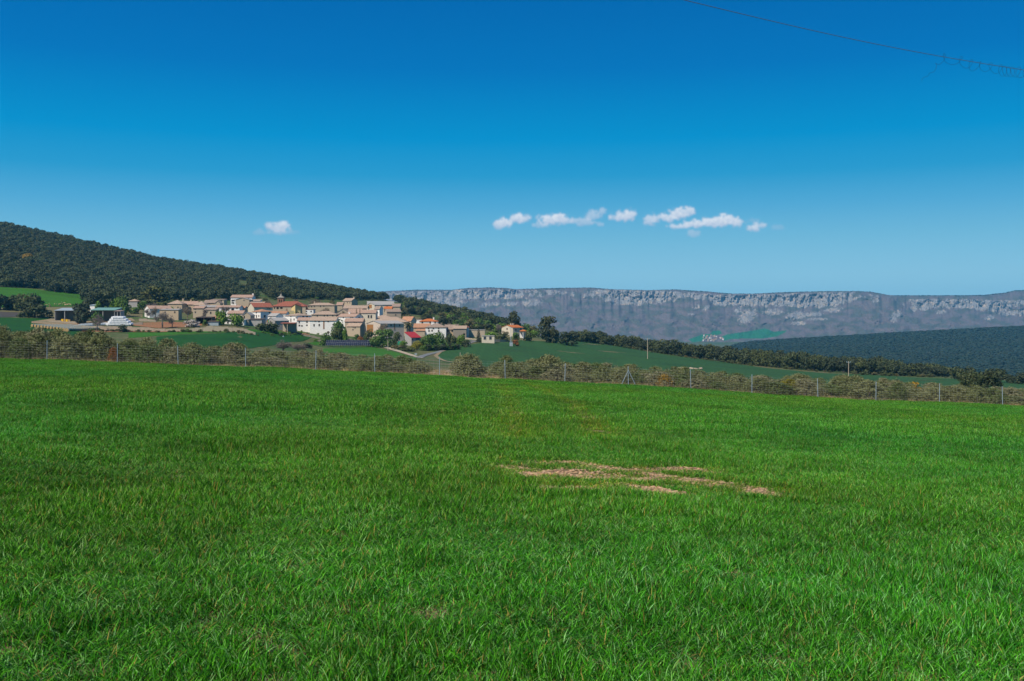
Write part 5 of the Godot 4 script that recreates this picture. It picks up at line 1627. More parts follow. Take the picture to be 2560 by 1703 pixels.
	tree_px("round_shrub", "bush", 0, "d2", 230, 330, 1000, 1080, 0.0, "leaf_fresh", "fresh green shrub on the small plot by the lane", "shrub")
	tree_px("round_shrub", "bush", 1, "c3", 330, 450, 890, 960, 0.0, "leaf_dark", "dark shrub at the left end of the pale lane wall", "shrub")
	tree_px("bare_tree", "bare", 25, "c2", 1660, 2010, 850, 985, 300.0, "bare_twig", "grey bare thicket at the corner of the lens-shaped field")
	tree_px("bare_tree", "bare", 26, "c2", 1900, 2200, 850, 985, 320.0, "bare_twig", "brownish grey thicket below the lane wall")
	palm()
	# right
	tree_px("broadleaf_tree", "big", 1, "d3", 680, 990, 300, 620, 478.0, "leaf_mid", "largest green tree in the clump below the white house")
	tree_px("broadleaf_tree", "big", 2, "d3", 560, 800, 330, 640, 472.0, "leaf_mid", "front green tree of the clump beside the red shed")
	tree_px("broadleaf_tree", "big", 3, "d3", 425, 620, 435, 650, 470.0, "leaf_yellow", "yellow flowering bush at the edge of the green clump")
	tree_px("broadleaf_tree", "oak", 3, "d3", 980, 1150, 320, 550, 486.0, "leaf_oak_c", "grey-green tree right of the green clump")
	tree_px("broadleaf_tree", "oak", 4, "d3", 1155, 1295, 340, 510, 498.0, "leaf_fresh", "bright green round tree by the lane bend")
	tree_px("round_shrub", "bush", 2, "d3", 1240, 1370, 430, 530, 492.0, "leaf_oak", "dark bush at the inner side of the lane bend", "shrub")
	tree_px("round_shrub", "bush", 3, "d3", 830, 1010, 500, 640, 470.0, "leaf_dark", "dark bank shrub under the green clump", "shrub")
	tree_px("round_shrub", "bush", 0, "d3", 980, 1170, 490, 600, 476.0, "leaf_dark", "dark bank shrub left of the lane bend", "shrub")
	for i in 10:
		var x := 640.0 + i * 58.0
		tree_px("bank_shrub", "bush", i % 6, "d3", x - 60, x + 60, 515 - i * 3, 640 - i * 10, 466.0 + i, "leaf_dark" if i % 2 else "leaf_mid", "shaded shrub on the bank under the big green clump", "shrub", "shrubs under the green clump")
	tree_px("round_shrub", "bush", 4, "d3", 120, 330, 520, 640, 468.0, "leaf_olive", "olive brown scrub beside the farm track", "shrub")
	tree_px("round_shrub", "bush", 5, "d3", 300, 500, 560, 680, 455.0, "leaf_oak_c", "dull scrub bush beside the farm track bend", "shrub")
	tree_px("round_shrub", "bush", 1, "d3", 240, 370, 450, 510, 480.0, "leaf_fresh", "fresh green bush below the red shed", "shrub")
	tree_px("round_shrub", "bush", 2, "d3", 140, 260, 300, 400, 515.0, "leaf_oak_c", "grey-green shrub between big tree and green tank", "shrub")
	tree_px("spruce_tree", "cone", 0, "d3", 1455, 1560, 240, 432, 528.0, "leaf_spruce", "single dark spruce before the flat stone shed")
	tree_px("pine_tree", "pine", 0, "d3", 1965, 2185, -18, 190, 640.0, "leaf_pine", "tall round pine towering behind the detached villa")
	tree_px("pine_tree", "pine", 1, "c4", 1950, 2210, 420, 745, 575.0, "leaf_pine", "broad tall pine at the top corner of the field")
	tree_px("oak_tree", "oak", 1, "c4", 1960, 2150, 560, 745, 560.0, "leaf_dark", "dark oak under the broad pine")
	tree_px("oak_tree", "oak", 2, "c4", 2110, 2240, 580, 745, 566.0, "leaf_oak_c", "olive oak right of the broad pine")
	tree_px("oak_tree", "oak", 4, "c5", 90, 330, 365, 550, 545.0, "leaf_oak_b", "dark oak standing forward at the field corner")
	tree_px("oak_tree", "oak", 5, "c5", -60, 90, 300, 530, 560.0, "leaf_pine", "dark tree joining the broad pine")
	tree_px("bare_tree", "bare", 27, "d3", 1760, 1910, 170, 320, 600.0, "bare_twig", "grey bare tree left of the detached villa")
	tree_px("bare_tree", "bare", 28, "d3", 1870, 1990, 270, 380, 575.0, "bare_warm", "bare shrub before the villa gable")
	tree_px("round_shrub", "bush", 3, "d3", 2040, 2160, 300, 420, 565.0, "leaf_mid", "garden shrub below the detached villa", "shrub")
	tree_px("round_shrub", "bush", 5, "d3", 2230, 2357, 300, 410, 560.0, "leaf_oak_c", "grey-green garden shrub right of the pavilion", "shrub")
	tree_px("round_shrub", "bush", 0, "d3", 2050, 2150, 425, 480, 512.0, "leaf_rust", "reddish brown bush next to the blue cabinet", "shrub")
	tree_px("round_shrub", "bush", 1, "d3", 1770, 1990, 330, 440, 545.0, "leaf_oak_c", "hedge bush above the field wall", "shrub")
	tree_px("round_shrub", "bush", 2, "d3", 1600, 1790, 310, 400, 556.0, "leaf_fresh", "green hedge bush behind the low garage", "shrub")
	# scrub on the slope right of the village
	var kinds := [["leaf_mid", "mid green bush"], ["leaf_fresh", "fresh green bush"], ["leaf_oak_c", "dull olive bush"], ["leaf_dark", "dark evergreen bush"], ["leaf_olive", "brownish olive bush"]]
	for i in 170:
		var X := R.randf_range(1000, 1345)
		var Y := R.randf_range(poly_y(WOOD_FOOT, X) - 4.0, poly_y([[1000, 815], [1100, 818], [1200, 828], [1340, 848]], X))
		var d := ground(X, Y)
		var k: Array = kinds[R.randi() % 5]
		var w := R.randf_range(3.0, 8.0)
		tree("slope_bush", "bush", i % 6, at_px(X, d), w, w * R.randf_range(0.6, 0.95), k[0], k[1] + " on the terraced slope right of the village", "shrub", k[1] + "es on the terraced slope")
	for i in 44:
		var X := R.randf_range(600, 1010)
		var Y := R.randf_range(748, 800)
		var k: Array = kinds[[0, 2, 2, 3, 4][R.randi() % 5]]
		var w := R.randf_range(2.0, 4.6)
		tree("garden_bush", "bush", i % 6, at_px(X, ground(X, Y)), w, w * R.randf_range(0.6, 0.9), k[0], k[1] + " squeezed between the village houses", "shrub", k[1] + "es between the houses")
	for i in 60:
		var X := R.randf_range(210, 640)
		var w := R.randf_range(0.8, 2.6)
		tree("wall_bush", "bush", i % 6, at_px(X, 456.0 - R.randf_range(0.0, 5.0)), w, w * R.randf_range(0.4, 0.8), ["leaf_mid", "leaf_olive", "leaf_oak_c"][i % 3], ["green", "olive brown", "dull grey-green"][i % 3] + " weedy bush at the foot of the orchard wall", "shrub", ["green", "olive brown", "dull grey-green"][i % 3] + " weeds along the orchard wall")
	for i in 40:
		var X := R.randf_range(640, 800)
		var Y := R.randf_range(824, 842)
		var k: Array = kinds[R.randi() % 3]
		var w := R.randf_range(1.0, 2.6)
		tree("bank_bush", "bush", i % 6, at_px(X, ground(X, Y)), w, w * R.randf_range(0.5, 0.8), k[0], k[1] + " on the bank below the white houses", "shrub", k[1] + "es on the bank")
	# row of oaks along the far edge of the blue-green field
	var tops := [[1400, 830], [1423, 824], [1464, 821], [1487, 822], [1514, 828], [1549, 835], [1585, 835], [1612, 844], [1656, 846], [1695, 845], [1719, 854], [1785, 856], [1846, 865], [1899, 865], [2027, 877], [2072, 886], [2148, 885], [2215, 890], [2265, 903], [2336, 905], [2375, 914]]
	var feet := [[1400, 850], [1440, 854], [1500, 861], [1590, 873], [1665, 886], [1760, 899], [1870, 913], [2000, 925], [2180, 938], [2380, 944]]
	var lf := ["leaf_oak", "leaf_oak_b", "leaf_oak_c", "leaf_oak", "leaf_dark"]
	for row in 3:
		var X := 1425.0 + row * 9.0
		while X < 2372.0:
			var fy := poly_y(feet, X)
			var d := ground(X, fy - row * 1.0) + row * 7.0 + R.randf_range(0, 4)
			var p := at_px(X, d)
			var top := (HY - poly_y(tops, X) + R.randf_range(-5, 3) - (1.0 if row else 6.0)) / F * d
			var h := clampf(top - p.y, 3.0, 11.0)
			var w := R.randf_range(6.0, 10.0)
			tree("oak_tree", "oak", R.randi() % 6, p, w, h, lf[R.randi() % 5], "dark evergreen oak in the row along the field's far edge", "tree", "oak row beyond the field")
			X += w * 0.62 / d * F
	# low scrub at the foot of the row
	for i in 60:
		var X := R.randf_range(1560, 2380)
		var d := ground(X, poly_y(feet, X) + R.randf_range(0, 2))
		var w := R.randf_range(1.5, 3.4)
		tree("edge_bush", "bush", i % 6, at_px(X, d), w, w * 0.6, "leaf_oak_c" if i % 3 else "leaf_olive", "low scrub bush at the foot of the oak row", "shrub", "scrub under the oak row")
	tree_px("oak_tree", "oak", 3, "c7", 1345, 1535, 742, 895, 470.0, "leaf_oak", "oak standing apart beyond the gap in the oak row")
	tree_px("oak_tree", "oak", 0, "c7", 1520, 1700, 755, 900, 480.0, "leaf_oak_b", "oak behind the large nearer oak, left side")
	tree_px("oak_tree", "oak", 1, "c7", 1820, 2120, 780, 965, 440.0, "leaf_oak", "wide oak behind the large nearer oak, right side")
	tree_px("oak_tree", "oak", 4, "c7", 2105, 2240, 865, 972, 430.0, "leaf_oak_b", "low oak at the right end of the far trees")
	tree_px("oak_tree", "oak", 5, "c7", 2255, 2480, 828, 975, 420.0, "leaf_dark", "last dark oak beside the far field corner")
	tree_px("oak_tree", "big", 4, "c7", 1430, 1800, 790, 1075, 250.0, "leaf_oak", "large nearer oak, left crown, behind the hedge")
	tree_px("oak_tree", "big", 5, "c7", 1680, 2030, 800, 1080, 255.0, "leaf_oak_b", "large nearer oak, right crown, behind the hedge")
	tree_px("stone_heap_bush", "bush", 3, "c7", 740, 910, 945, 1060, 150.0, "leaf_gold", "yellowish bush poking above the hedge", "shrub")
	# stone heap in the field
	var g := Geo.new()
	var s := spot("c5", 1895, 912)
	for i in 40:
		var q := Vector3(R.randf_range(-6, 6), 0, R.randf_range(-1.2, 1.2))
		var r := R.randf_range(0.25, 0.7)
		g.col = Color.WHITE * R.randf_range(0.8, 1.1)
		g.lathe([Vector2(0.01, -0.3), Vector2(r, 0.0), Vector2(r * 0.8, r * 0.7), Vector2(0.01, r * 0.95)], 6, q)
	tag(placed(obj("stone_heap", g.mesh(), M.dry_stone), s), "low heap of pale field stones in the blue-green field", "stone heap")

func palm() -> void:
	var p := at_px(px("d2", 2330, 0).x + 15.0, 530.0)
	p = at_px(px("d3", 388, 0).x, 530.0)
	var top := (HY - px("d3", 0, 215).y) / F * 530.0
	var h := top - p.y
	var t := thing("palm_tree", "tall date palm with drooping fronds right of the hall", "tree", p)
	var g := Geo.new()
	g.tube(Vector3(0, -0.4, 0), Vector3(0.1, h * 0.9, 0), 0.55, 0.42, 10)
	g.tube(Vector3(0.1, h * 0.86, 0), Vector3(0.1, h + 0.4, 0), 0.6, 0.3, 10)
	obj("trunk", g.mesh(), M.palm_trunk, t)
	for i in 34:
		g = Geo.new()
		var a := TAU * i / 34.0 * 5.0
		var up := lerpf(-0.35, 1.35, fmod(i * 0.37, 1.0))
		var q := Vector3(0.1, h + 0.2, 0)
		var dir := Vector3(cos(a), up, sin(a)).normalized()
		var side := Vector3(-sin(a), 0, cos(a))
		var step := 0.62
		for k in 6:
			var n := q + dir * step
			var w0 := 0.34 * sin(PI * (k + 0.6) / 7.0)
			var w1 := 0.34 * sin(PI * (k + 1.6) / 7.0)
			g.col = Color.WHITE * R.randf_range(0.8, 1.2)
			g.quad(q - side * w0 + Vector3(0, -w0 * 0.5, 0), q, n, n - side * w1 + Vector3(0, -w1 * 0.5, 0))
			g.quad(q, q + side * w0 + Vector3(0, -w0 * 0.5, 0), n + side * w1 + Vector3(0, -w1 * 0.5, 0), n)
			q = n
			dir = (dir + Vector3(0, -0.26, 0)).normalized()
		obj("frond", g.mesh(), M.leaf_palm, t)

# ---------------------------------------------------------------- hedge of young oaks behind the fence
func build_hedge() -> void:
	var leaf := ["leaf_young", "leaf_young_b", "leaf_young_c", "leaf_young", "leaf_young_d", "leaf_young_b"]
	# upper outline of the hedge in the photograph
	var tops := [[-60, 812], [0, 812], [60, 820], [120, 822], [160, 828], [240, 830], [330, 848], [400, 842], [430, 850], [500, 848], [540, 862], [590, 852], [640, 868], [720, 880], [800, 872], [880, 884], [960, 878], [1010, 886], [1050, 905], [1085, 940], [1135, 940], [1150, 888], [1185, 892], [1200, 935], [1240, 935], [1250, 892], [1290, 908], [1340, 895], [1370, 888], [1410, 905], [1450, 905], [1500, 910], [1560, 905], [1610, 918], [1700, 915], [1760, 925], [1820, 928], [1880, 938], [1920, 938], [2000, 935], [2060, 945], [2100, 935], [2160, 945], [2230, 950], [2300, 958], [2400, 958], [2500, 968], [2620, 975]]
	var n := 0
	for row in 4:
		var d := 80.3 + row * 5.2
		var X := -50.0 + row * 17.0
		while X < 2630.0:
			var dd := d + R.randf_range(-0.9, 1.3)
			var w := R.randf_range(1.7, 2.9)
			var XX := X + R.randf_range(-10, 10)
			X += w * (0.70 if row < 2 else 0.9) / dd * F
			var ty := poly_y(tops, XX)
			if ty > 934.0 and XX < 1260.0 and XX > 1075.0: continue
			var p := at_px(XX, dd)
			var hmax := (HY - ty) / F * dd - p.y
			var h := hmax * (R.randf_range(0.62, 1.06) if row > 0 else R.randf_range(0.42, 0.95))
			if row == 3: h = hmax * R.randf_range(0.85, 1.02)
			if h < 0.7: continue
			h = minf(h, 3.4)
			var k := R.randi() % 6
			var look: String = ["grey-green", "olive", "pale greyish", "grey-green", "deep green", "olive"][k]
			var t := thing("oak_shrub", "young %s oak shrub growing behind the wire fence" % look, "shrub", p, R.randf() * TAU, "%s young oaks along the fence" % look)
			var c := obj("crown", crown_of("young", n % 8), M[leaf[k]], t)
			w = maxf(w, h * 0.85)
			c.scale = Vector3(w, h, w)
			var b := obj("stem", bare_tree(60 + n % 3, 2, 0.9), M.bare_twig, t)
			b.scale = Vector3(w * 0.8, h, w * 0.8)
			n += 1
	# single coloured bushes
	for q in [["c4", 775, 1150, 925, 1255, 81.0, "leaf_young", "free-standing young oak between the two bare gaps"], ["c4", 1370, 1620, 950, 1290, 81.5, "leaf_young_b", "tall ragged young oak right of the bare gap"], ["c4", 1880, 2290, 940, 1310, 81.5, "leaf_young", "broadest young oak of the hedge"],
			["c5", 1480, 1670, 990, 1205, 80.2, "leaf_gold", "bush with bright yellow leaves in the hedge"], ["c6", 1055, 1330, 940, 1165, 80.4, "leaf_yellow", "bush with yellowish green leaves in the hedge"], ["c1", 1520, 1650, 1060, 1230, 80.1, "leaf_rust", "small bush with orange leaves at a fence post"]]:
		var a := px(q[0], (q[1] + q[2]) / 2.0, q[4])
		var dd: float = q[5]
		var p := at_px(a.x, dd)
		var h := (HY - px(q[0], 0, q[3]).y) / F * dd - p.y
		var w: float = (q[2] - q[1]) / 5.612 / F * dd
		var t := thing("oak_shrub", q[7], "shrub", p, 0.4)
		var c := obj("crown", crown_of("young", n % 8), M[q[6]], t)
		c.scale = Vector3(w * 1.15, h, w * 1.15)
		var b := obj("stem", bare_tree(61, 2, 0.9), M.bare_twig, t)
		b.scale = Vector3(w * 0.9, h, w * 0.9)
		n += 1
	# dry grass under them
	var tuft := blades(45, 0.22, 0.18, 0.42, 0.008, 91, [Color(1, 1, 1), Color(0.8, 0.85, 0.55), Color(1.15, 1.05, 0.9), Color(0.35, 0.55, 0.2)])
	var list := []
	for i in 3200:
		var d := 78.6 + 30.0 * pow(R.randf(), 1.7)
		var x := (R.randf_range(-80, 2640) - CX) / F * d
		list.append(Vector3(x, height(x, d) - 0.02, -d))
	scatter("dry_grass", tuft, M.dry_grass, list, 0.8, 1.5, 0.9, 0.3, "dry beige grass under the young oak hedge", "grass")
	# pale field stones lying in the gaps
	var g := Geo.new()
	for i in 5:
		pass
	g.lathe([Vector2(0.01, -0.3), Vector2(0.5, 0.0), Vector2(0.42, 0.3), Vector2(0.15, 0.45), Vector2(0.01, 0.46)], 6)
	list = []
	for i in 420:
		var X := R.randf_range(0, 2560)
		if i < 230: X = R.randf_range(1060, 1280)
		var d := R.randf_range(79, 92)
		var x := (X - CX) / F * d
		list.append(Vector3(x, height(x, d) - 0.03, -d))
	scatter("field_stones", g.mesh(), M.clod, list, 0.10, 0.42, 0.7, 0.25, "pale stones on the bare earth behind the fence", "stones")

func build_fence() -> void:
	var posts := [[-45, 896], [117, 901], [293, 899], [445, 914], [614, 918], [789, 927], [937, 936], [1099, 941], [1263, 950], [1412, 958], [1571, 964], [1727.5, 979], [1880, 988], [2045, 995], [2190, 1003], [2349, 1010], [2507, 1015], [2660, 1022]]
	var t := thing("wire_fence", "low wire mesh fence on grey steel posts between field and hedge", "fence", Vector3(0, height(0, 77.8), -77.8))
	var g := Geo.new()
	g.tube(Vector3(0, -0.4, 0), Vector3(0, 1.52, 0), 0.028, 0.028, 8)
	g.lathe([Vector2(0.032, 1.5), Vector2(0.03, 1.54), Vector2(0.01, 1.55)], 8)
	var pm := g.mesh()
	var feet := []
	for q in posts:
		var x: float = (q[0] - CX) / F * 77.8
		var p := Vector3(x, height(x, 77.8), -77.8)
		feet.append(p)
		var o := obj("post", pm, M.galvanised, t)
		o.position = p - t.position
		o.rotation.z = R.randf_range(-0.035, 0.035)
		if absf(q[0] - 1571.0) < 1.0:
			for s in [-1.0, 1.0]:
				g = Geo.new()
				g.tube(Vector3(0, 1.25, 0.03), Vector3(s * 0.65, -0.1, 0.03), 0.024, 0.024, 6)
				var b := obj("brace", g.mesh(), M.galvanised, t)
				b.position = o.position
	for k in 9:
		g = Geo.new()
		var h: float = [0.08, 0.2, 0.32, 0.46, 0.62, 0.8, 1.0, 1.2, 1.4][k]
		for i in feet.size() - 1:
			g.tube(feet[i] + Vector3(0, h, 0.035) - t.position, feet[i + 1] + Vector3(0, h, 0.035) - t.position, 0.0028, 0.0028, 3)
		obj("wire", g.mesh(), M.wire, t)
	g = Geo.new()
	for i in feet.size() - 1:
		var n := int(feet[i].distance_to(feet[i + 1]) / 0.3)
		for k in n:
			var p: Vector3 = feet[i].lerp(feet[i + 1], (k + 0.5) / n) + Vector3(0, 0, 0.035) - t.position
			g.tube(p + Vector3(0, 0.05, 0), p + Vector3(0, 1.4, 0), 0.0018, 0.0018, 3)
	var st := obj("wire_stays", g.mesh(), M.wire, t)
	st.set_meta("kind", "stuff")

# ---------------------------------------------------------------- the cereal crop
func blades(count: int, radius: float, lo: float, hi: float, wide: float, sd: int, tones: Array, segs := 3) -> ArrayMesh:
	var r := RandomNumberGenerator.new()
	r.seed = sd
	var g := Geo.new()
	for k in count:
		var a := r.randf() * TAU
		var q := radius * sqrt(r.randf()) * r.randf_range(0.5, 1.15)
		var p := Vector3(cos(a) * q, -0.01, sin(a) * q)
		var h := r.randf_range(lo, hi)
		var az := r.randf() * TAU
		var lean := Vector3(cos(az), 0, sin(az))
		var tw := r.randf_range(-1.3, 1.3)
		var side := Vector3(-sin(az + tw), 0, cos(az + tw))
		var bend := r.randf_range(0.2, 1.7) * r.randf_range(0.35, 1.0)
		var dir := (Vector3.UP + lean * r.randf_range(0.05, 1.1)).normalized()
		var w := wide * r.randf_range(0.65, 1.3) * 0.5
		var tone: Color = tones[r.randi() % tones.size()]
		var f := r.randf_range(0.4, 1.65)
		var col := Color(tone.r * f, tone.g * f, tone.b * f)
		var i0 := g.v.size()
		for s in segs + 1:
			var ww := w * (1.0 - pow(float(s) / segs, 2.2) * 0.96)
			var nn := side.cross(dir).normalized()
			g.v.append(p - side * ww); g.v.append(p + side * ww)
			g.n.append(nn); g.n.append(nn)
			g.c.append(col); g.c.append(col)
			if s < segs:
				var b := i0 + s * 2
				g.ix.append_array(PackedInt32Array([b, b + 2, b + 1, b + 1, b + 2, b + 3]))
			p += dir * h / segs
			dir = (dir + lean * bend * 0.5 + Vector3(0, -bend * 0.28, 0)).normalized()
	return g.mesh()

var tracks := []
func bare(x: float, d: float) -> float:
	# 1 on trodden earth, 0 in the closed crop
	var best := 0.0
	var p := Vector2(x, d)
	for s in tracks:
		var q := Geometry2D.get_closest_point_to_segment(p, s[0], s[1])
		var v: float = 1.0 - p.distance_to(q) / s[2]
		best = maxf(best, v * s[3])
	return best

func track(list: Array, wide: float, strength: float) -> void:
	var prev := Vector2.ZERO
	for i in list.size():
		var p := px(list[i][0], list[i][1], list[i][2])
		var d := 3.0
		while d < 77.0 and HY - field_height((p.x - CX) / F * d, d) / d * F > p.y: d += 0.1
		var q := Vector2((p.x - CX) / F * d, d)
		if i > 0: tracks.append([prev, q, wide, strength])
		prev = q

func build_grass() -> void:
	track([["g", 490, 238], ["g", 600, 272], ["g", 760, 275], ["g", 880, 258], ["g", 1010, 280], ["g", 1130, 290]], 0.75, 1.0)
	track([["g", 480, 184], ["g", 560, 185], ["g", 620, 200]], 0.28, 0.7)
	track([["g", 760, 190], ["g", 880, 205], ["g", 1060, 235], ["g", 1230, 240], ["g", 1400, 235], ["g", 1585, 235]], 0.6, 0.85)
	track([["g", 1230, 240], ["g", 1290, 275], ["g", 1440, 290], ["g", 1560, 305], ["g", 1700, 330], ["g", 1850, 355], ["g", 1960, 380], ["g", 2060, 398]], 0.65, 1.0)
	track([["g", 1820, 385], ["g", 1900, 388], ["g", 2050, 400]], 0.35, 1.0)
	track([["g", 740, 352], ["g", 900, 350], ["g", 1060, 332], ["g", 1180, 340], ["g", 1380, 378]], 0.6, 0.9)
	track([["g", 450, 240], ["g", 700, 330], ["g", 1200, 310], ["g", 1700, 345], ["g", 1950, 370]], 1.1, 0.42)
	track([["g", 400, 190], ["g", 800, 230], ["g", 1300, 250], ["g", 1650, 260]], 1.0, 0.36)
	track([["p", 1480, 1058], ["p", 1490, 1064]], 0.5, 0.7)
	track([["p", 660, 1166], ["p", 690, 1168]], 0.25, 0.75)
	track([["p", 495, 1186], ["p", 510, 1190]], 0.22, 0.7)
	track([["p", 1510, 1095], ["p", 1490, 1070], ["p", 1440, 1020], ["p", 1370, 980], ["p", 1310, 958]], 0.8, 0.75)
	track([["p", 1294, 1095], ["p", 1288, 1075], ["p", 1270, 1010], ["p", 1255, 965]], 0.75, 0.65)
	var greens := [Color(0.036, 0.172, 0.006), Color(0.022, 0.120, 0.005), Color(0.058, 0.228, 0.008), Color(0.009, 0.068, 0.006), Color(0.098, 0.305, 0.026), Color(0.034, 0.154, 0.011)]
	var some := greens.duplicate()
	some.append_array(greens)
	some.append_array(greens)
	some.append_array([Color(0.19, 0.35, 0.12), Color(0.16, 0.32, 0.07), Color(0.15, 0.30, 0.09), Color(0.22, 0.17, 0.04)])
	var near := []
	var far := []
	for v in 5: near.append(blades(400, 0.24, 0.05, 0.125, 0.0056, 100 + v, some, 4))
	for v in 4: far.append(blades(400, 0.42, 0.07, 0.15, 0.0078, 200 + v, some, 3))
	var nl := [[], [], [], [], []]
	var fl := [[], [], [], []]
	var d := 2.6
	while d < 26.0:
		var half := 0.56 * d + 1.6
		var x := -half
		while x < half:
			spot_grass(nl[R.randi() % 5], x + R.randf_range(-0.13, 0.13), d + R.randf_range(-0.13, 0.13))
			x += 0.19
		d += 0.19
	d = 25.6
	while d < 78.0:
		var half := 0.56 * d + 3.0
		var x := -half
		while x < half:
			spot_grass(fl[R.randi() % 4], x + R.randf_range(-0.2, 0.2), d + R.randf_range(-0.2, 0.2))
			x += 0.315
		d += 0.315
	for v in 5: lay_grass(near[v], nl[v])
	for v in 4: lay_grass(far[v], fl[v])
	# clods and straw on the trodden soil
	var g := Geo.new()
	g.lathe([Vector2(0.01, -0.4), Vector2(0.5, -0.1), Vector2(0.55, 0.15), Vector2(0.3, 0.42), Vector2(0.01, 0.5)], 6)
	var list := []
	while list.size() < 5600:
		var dd := R.randf_range(9.5, 17.5)
		var X := R.randf_range(1180, 2020)
		var x := (X - CX) / F * dd
		if bare(x, dd) + R.randf_range(-0.2, 0.15) > 0.36: list.append(Vector3(x, field_height(x, dd) + 0.004, -dd))
	scatter("soil_clods", g.mesh(), M.clod, list, 0.010, 0.052, 0.6, 0.4, "loose clods of pinkish soil on the bare wheel tracks", "soil")

func spot_grass(into: Array, x: float, d: float) -> void:
	var b := bare(x, d)
	if b > 0.0: b += nf.get_noise_2d(x * 2.4, d * 2.4) * 0.3 + R.randf_range(-0.12, 0.12)
	if b > 0.42 and R.randf() < 0.24 + b * 0.46: return
	if b > 0.2 and R.randf() < 0.35: return
	into.append(Vector3(x, d, b))

func lay_grass(mesh: Mesh, list: Array) -> void:
	var mm := MultiMesh.new()
	mm.transform_format = MultiMesh.TRANSFORM_3D
	mm.use_colors = true
	mm.mesh = mesh
	mm.instance_count = list.size()
	for i in list.size():
		var q: Vector3 = list[i]
		var p := Vector3(q.x, field_height(q.x, q.y), -q.y)
		# uneven growth: broad patches and small tussocks
		var k := nz.get_noise_2d(q.x * 0.16, q.y * 0.16)
		var k2 := nf.get_noise_2d(q.x * 0.9, q.y * 0.9)
		var h := clampf(1.05 + 0.7 * k + 0.7 * k2, 0.62, 2.0) * (1.0 - 0.55 * clampf(q.z, 0.0, 1.0))
		var s := R.randf_range(0.85, 1.2)
		mm.set_instance_transform(i, Transform3D(Basis(Vector3.UP, R.randf() * TAU) * Basis.from_scale(Vector3(s, s * h, s)), p))
		var tone := 1.0 + 0.30 * nf.get_noise_2d(q.x * 0.25 + 30.0, q.y * 0.25) + 0.22 * nz.get_noise_2d(q.x * 0.07 + 10.0, q.y * 0.07) + 0.15 * R.randf_range(-1, 1)
		var warm := 0.25 * nz.get_noise_2d(q.x * 0.05 + 80.0, q.y * 0.05) + 0.6 * clampf(q.z, 0.0, 1.0)
		mm.set_instance_color(i, Color(tone * (1.0 + warm * 1.6), tone, tone * (1.0 - warm * 0.6)))
	var o := MultiMeshInstance3D.new()
	o.name = numbered("cereal_crop")
	o.multimesh = mm
	o.material_override = M.grass
	add_child(o)
	tag(o, "bright green young cereal covering the near field", "grass", "", "stuff")

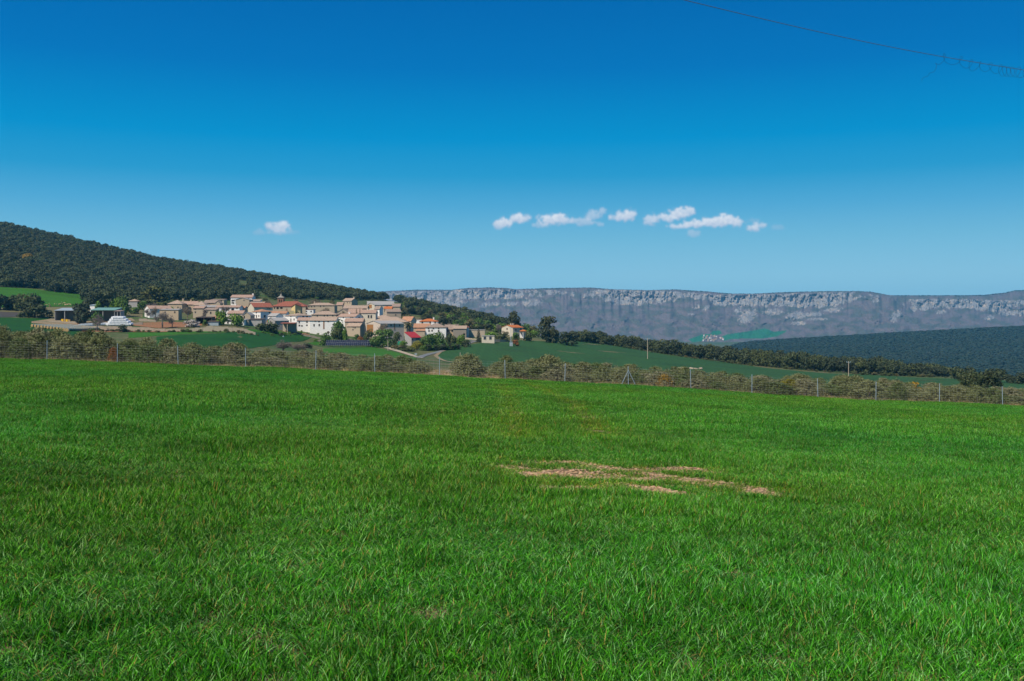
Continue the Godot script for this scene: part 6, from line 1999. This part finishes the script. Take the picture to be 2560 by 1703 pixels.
# ---------------------------------------------------------------- overhead cable with its loose spiral
func build_cable() -> void:
	var a := P(1711, 0, 19.0)
	var b := P(2560, 175, 25.0)
	var dir := (b - a) / (b - a).length()
	var end1 := a - dir * 26.0
	var end2 := b + dir * 22.0
	end1.y = a.y + 1.2
	end2.y = b.y + 0.5
	# supporting poles outside the picture
	for e in [end1, end2]:
		var gy := height(e.x, maxf(-e.z, -13.0)) if -e.z > -13.0 else -1.5
		var t := thing("telephone_pole", "wooden pole carrying the overhead cable outside the view", "pole", Vector3(e.x, gy, e.z), 0.0, "poles of the overhead cable")
		var pg := Geo.new()
		pg.tube(Vector3(0, -0.8, 0), Vector3(0, e.y - gy + 0.25, 0), 0.14, 0.10, 10)
		obj("post", pg.mesh(), M.pole_wood, t)
	var g := Geo.new()
	var pts := []
	for i in 25:
		var s := i / 24.0
		var p := end1.lerp(a, s) if i < 0 else Vector3.ZERO
		pts.append(p)
	pts = []
	for i in 9: pts.append(end1.lerp(a, i / 8.0))
	for i in range(1, 33):
		var s := i / 32.0
		pts.append(a.lerp(b, s) + Vector3(0, -0.10 * sin(s * PI), 0))
	for i in range(1, 9): pts.append(b.lerp(end2, i / 8.0))
	for i in pts.size() - 1: g.tube(pts[i], pts[i + 1], 0.0068, 0.0068, 8)
	tag(obj("overhead_cable", g.mesh(), M.cable), "thin grey overhead cable slanting across the blue sky", "cable")
	# loose lashing wire: loops in the plane of the cable, [crop point] list
	g = Geo.new()
	var w := [[1660, 557], [1657, 545], [1672, 530], [1700, 522], [1710, 500], [1735, 495], [1755, 470], [1758, 442], [1750, 433], [1775, 442], [1800, 425], [1815, 400], [1818, 370], [1810, 365], [1808, 395], [1822, 425], [1860, 443], [1900, 435], [1925, 412], [1938, 390], [1928, 386], [1915, 410], [1925, 445], [1960, 468], [1990, 455], [2004, 430], [2005, 408], [1995, 408], [1982, 440], [1985, 470], [2003, 488], [2035, 470], [2058, 440], [2062, 420], [2055, 430], [2056, 465], [2085, 492], [2118, 480], [2138, 455], [2140, 432], [2125, 432], [2118, 455], [2140, 490], [2165, 505], [2195, 490], [2208, 460], [2203, 440], [2190, 455], [2185, 490], [2205, 522], [2228, 515], [2240, 485], [2232, 455], [2215, 460], [2212, 490], [2230, 522], [2252, 518], [2266, 490], [2258, 460], [2242, 462], [2240, 495], [2258, 525], [2280, 522], [2294, 495], [2288, 462], [2272, 462], [2268, 495], [2285, 522], [2308, 528], [2328, 500], [2336, 465], [2322, 460], [2303, 490], [2308, 520], [2330, 533], [2365, 520], [2385, 490], [2375, 468], [2352, 495], [2362, 530], [2400, 530], [2420, 495]]
	var curve := Curve3D.new()
	for i in w.size():
		var q := px("w", w[i][0], w[i][1])
		var s := clampf((q.x - 1711.0) / 849.0, 0.0, 1.1)
		var d := lerpf(19.0, 25.0, s) + 0.16 * sin(i * 0.9)
		var q0 := px("w", w[maxi(i - 1, 0)][0], w[maxi(i - 1, 0)][1])
		var q1 := px("w", w[mini(i + 1, w.size() - 1)][0], w[mini(i + 1, w.size() - 1)][1])
		var tan_ := (P(q1.x, q1.y, d) - P(q0.x, q0.y, d)) * 0.17
		curve.add_point(P(q.x, q.y, d), -tan_, tan_)
	curve.bake_interval = 0.04
	var bp := curve.get_baked_points()
	for i in bp.size() - 1: g.tube(bp[i], bp[i + 1], 0.0029, 0.0029, 5)
	tag(obj("spiral_wire", g.mesh(), M.cable_dark), "loose dark wire spiralling down from the overhead cable", "wire")
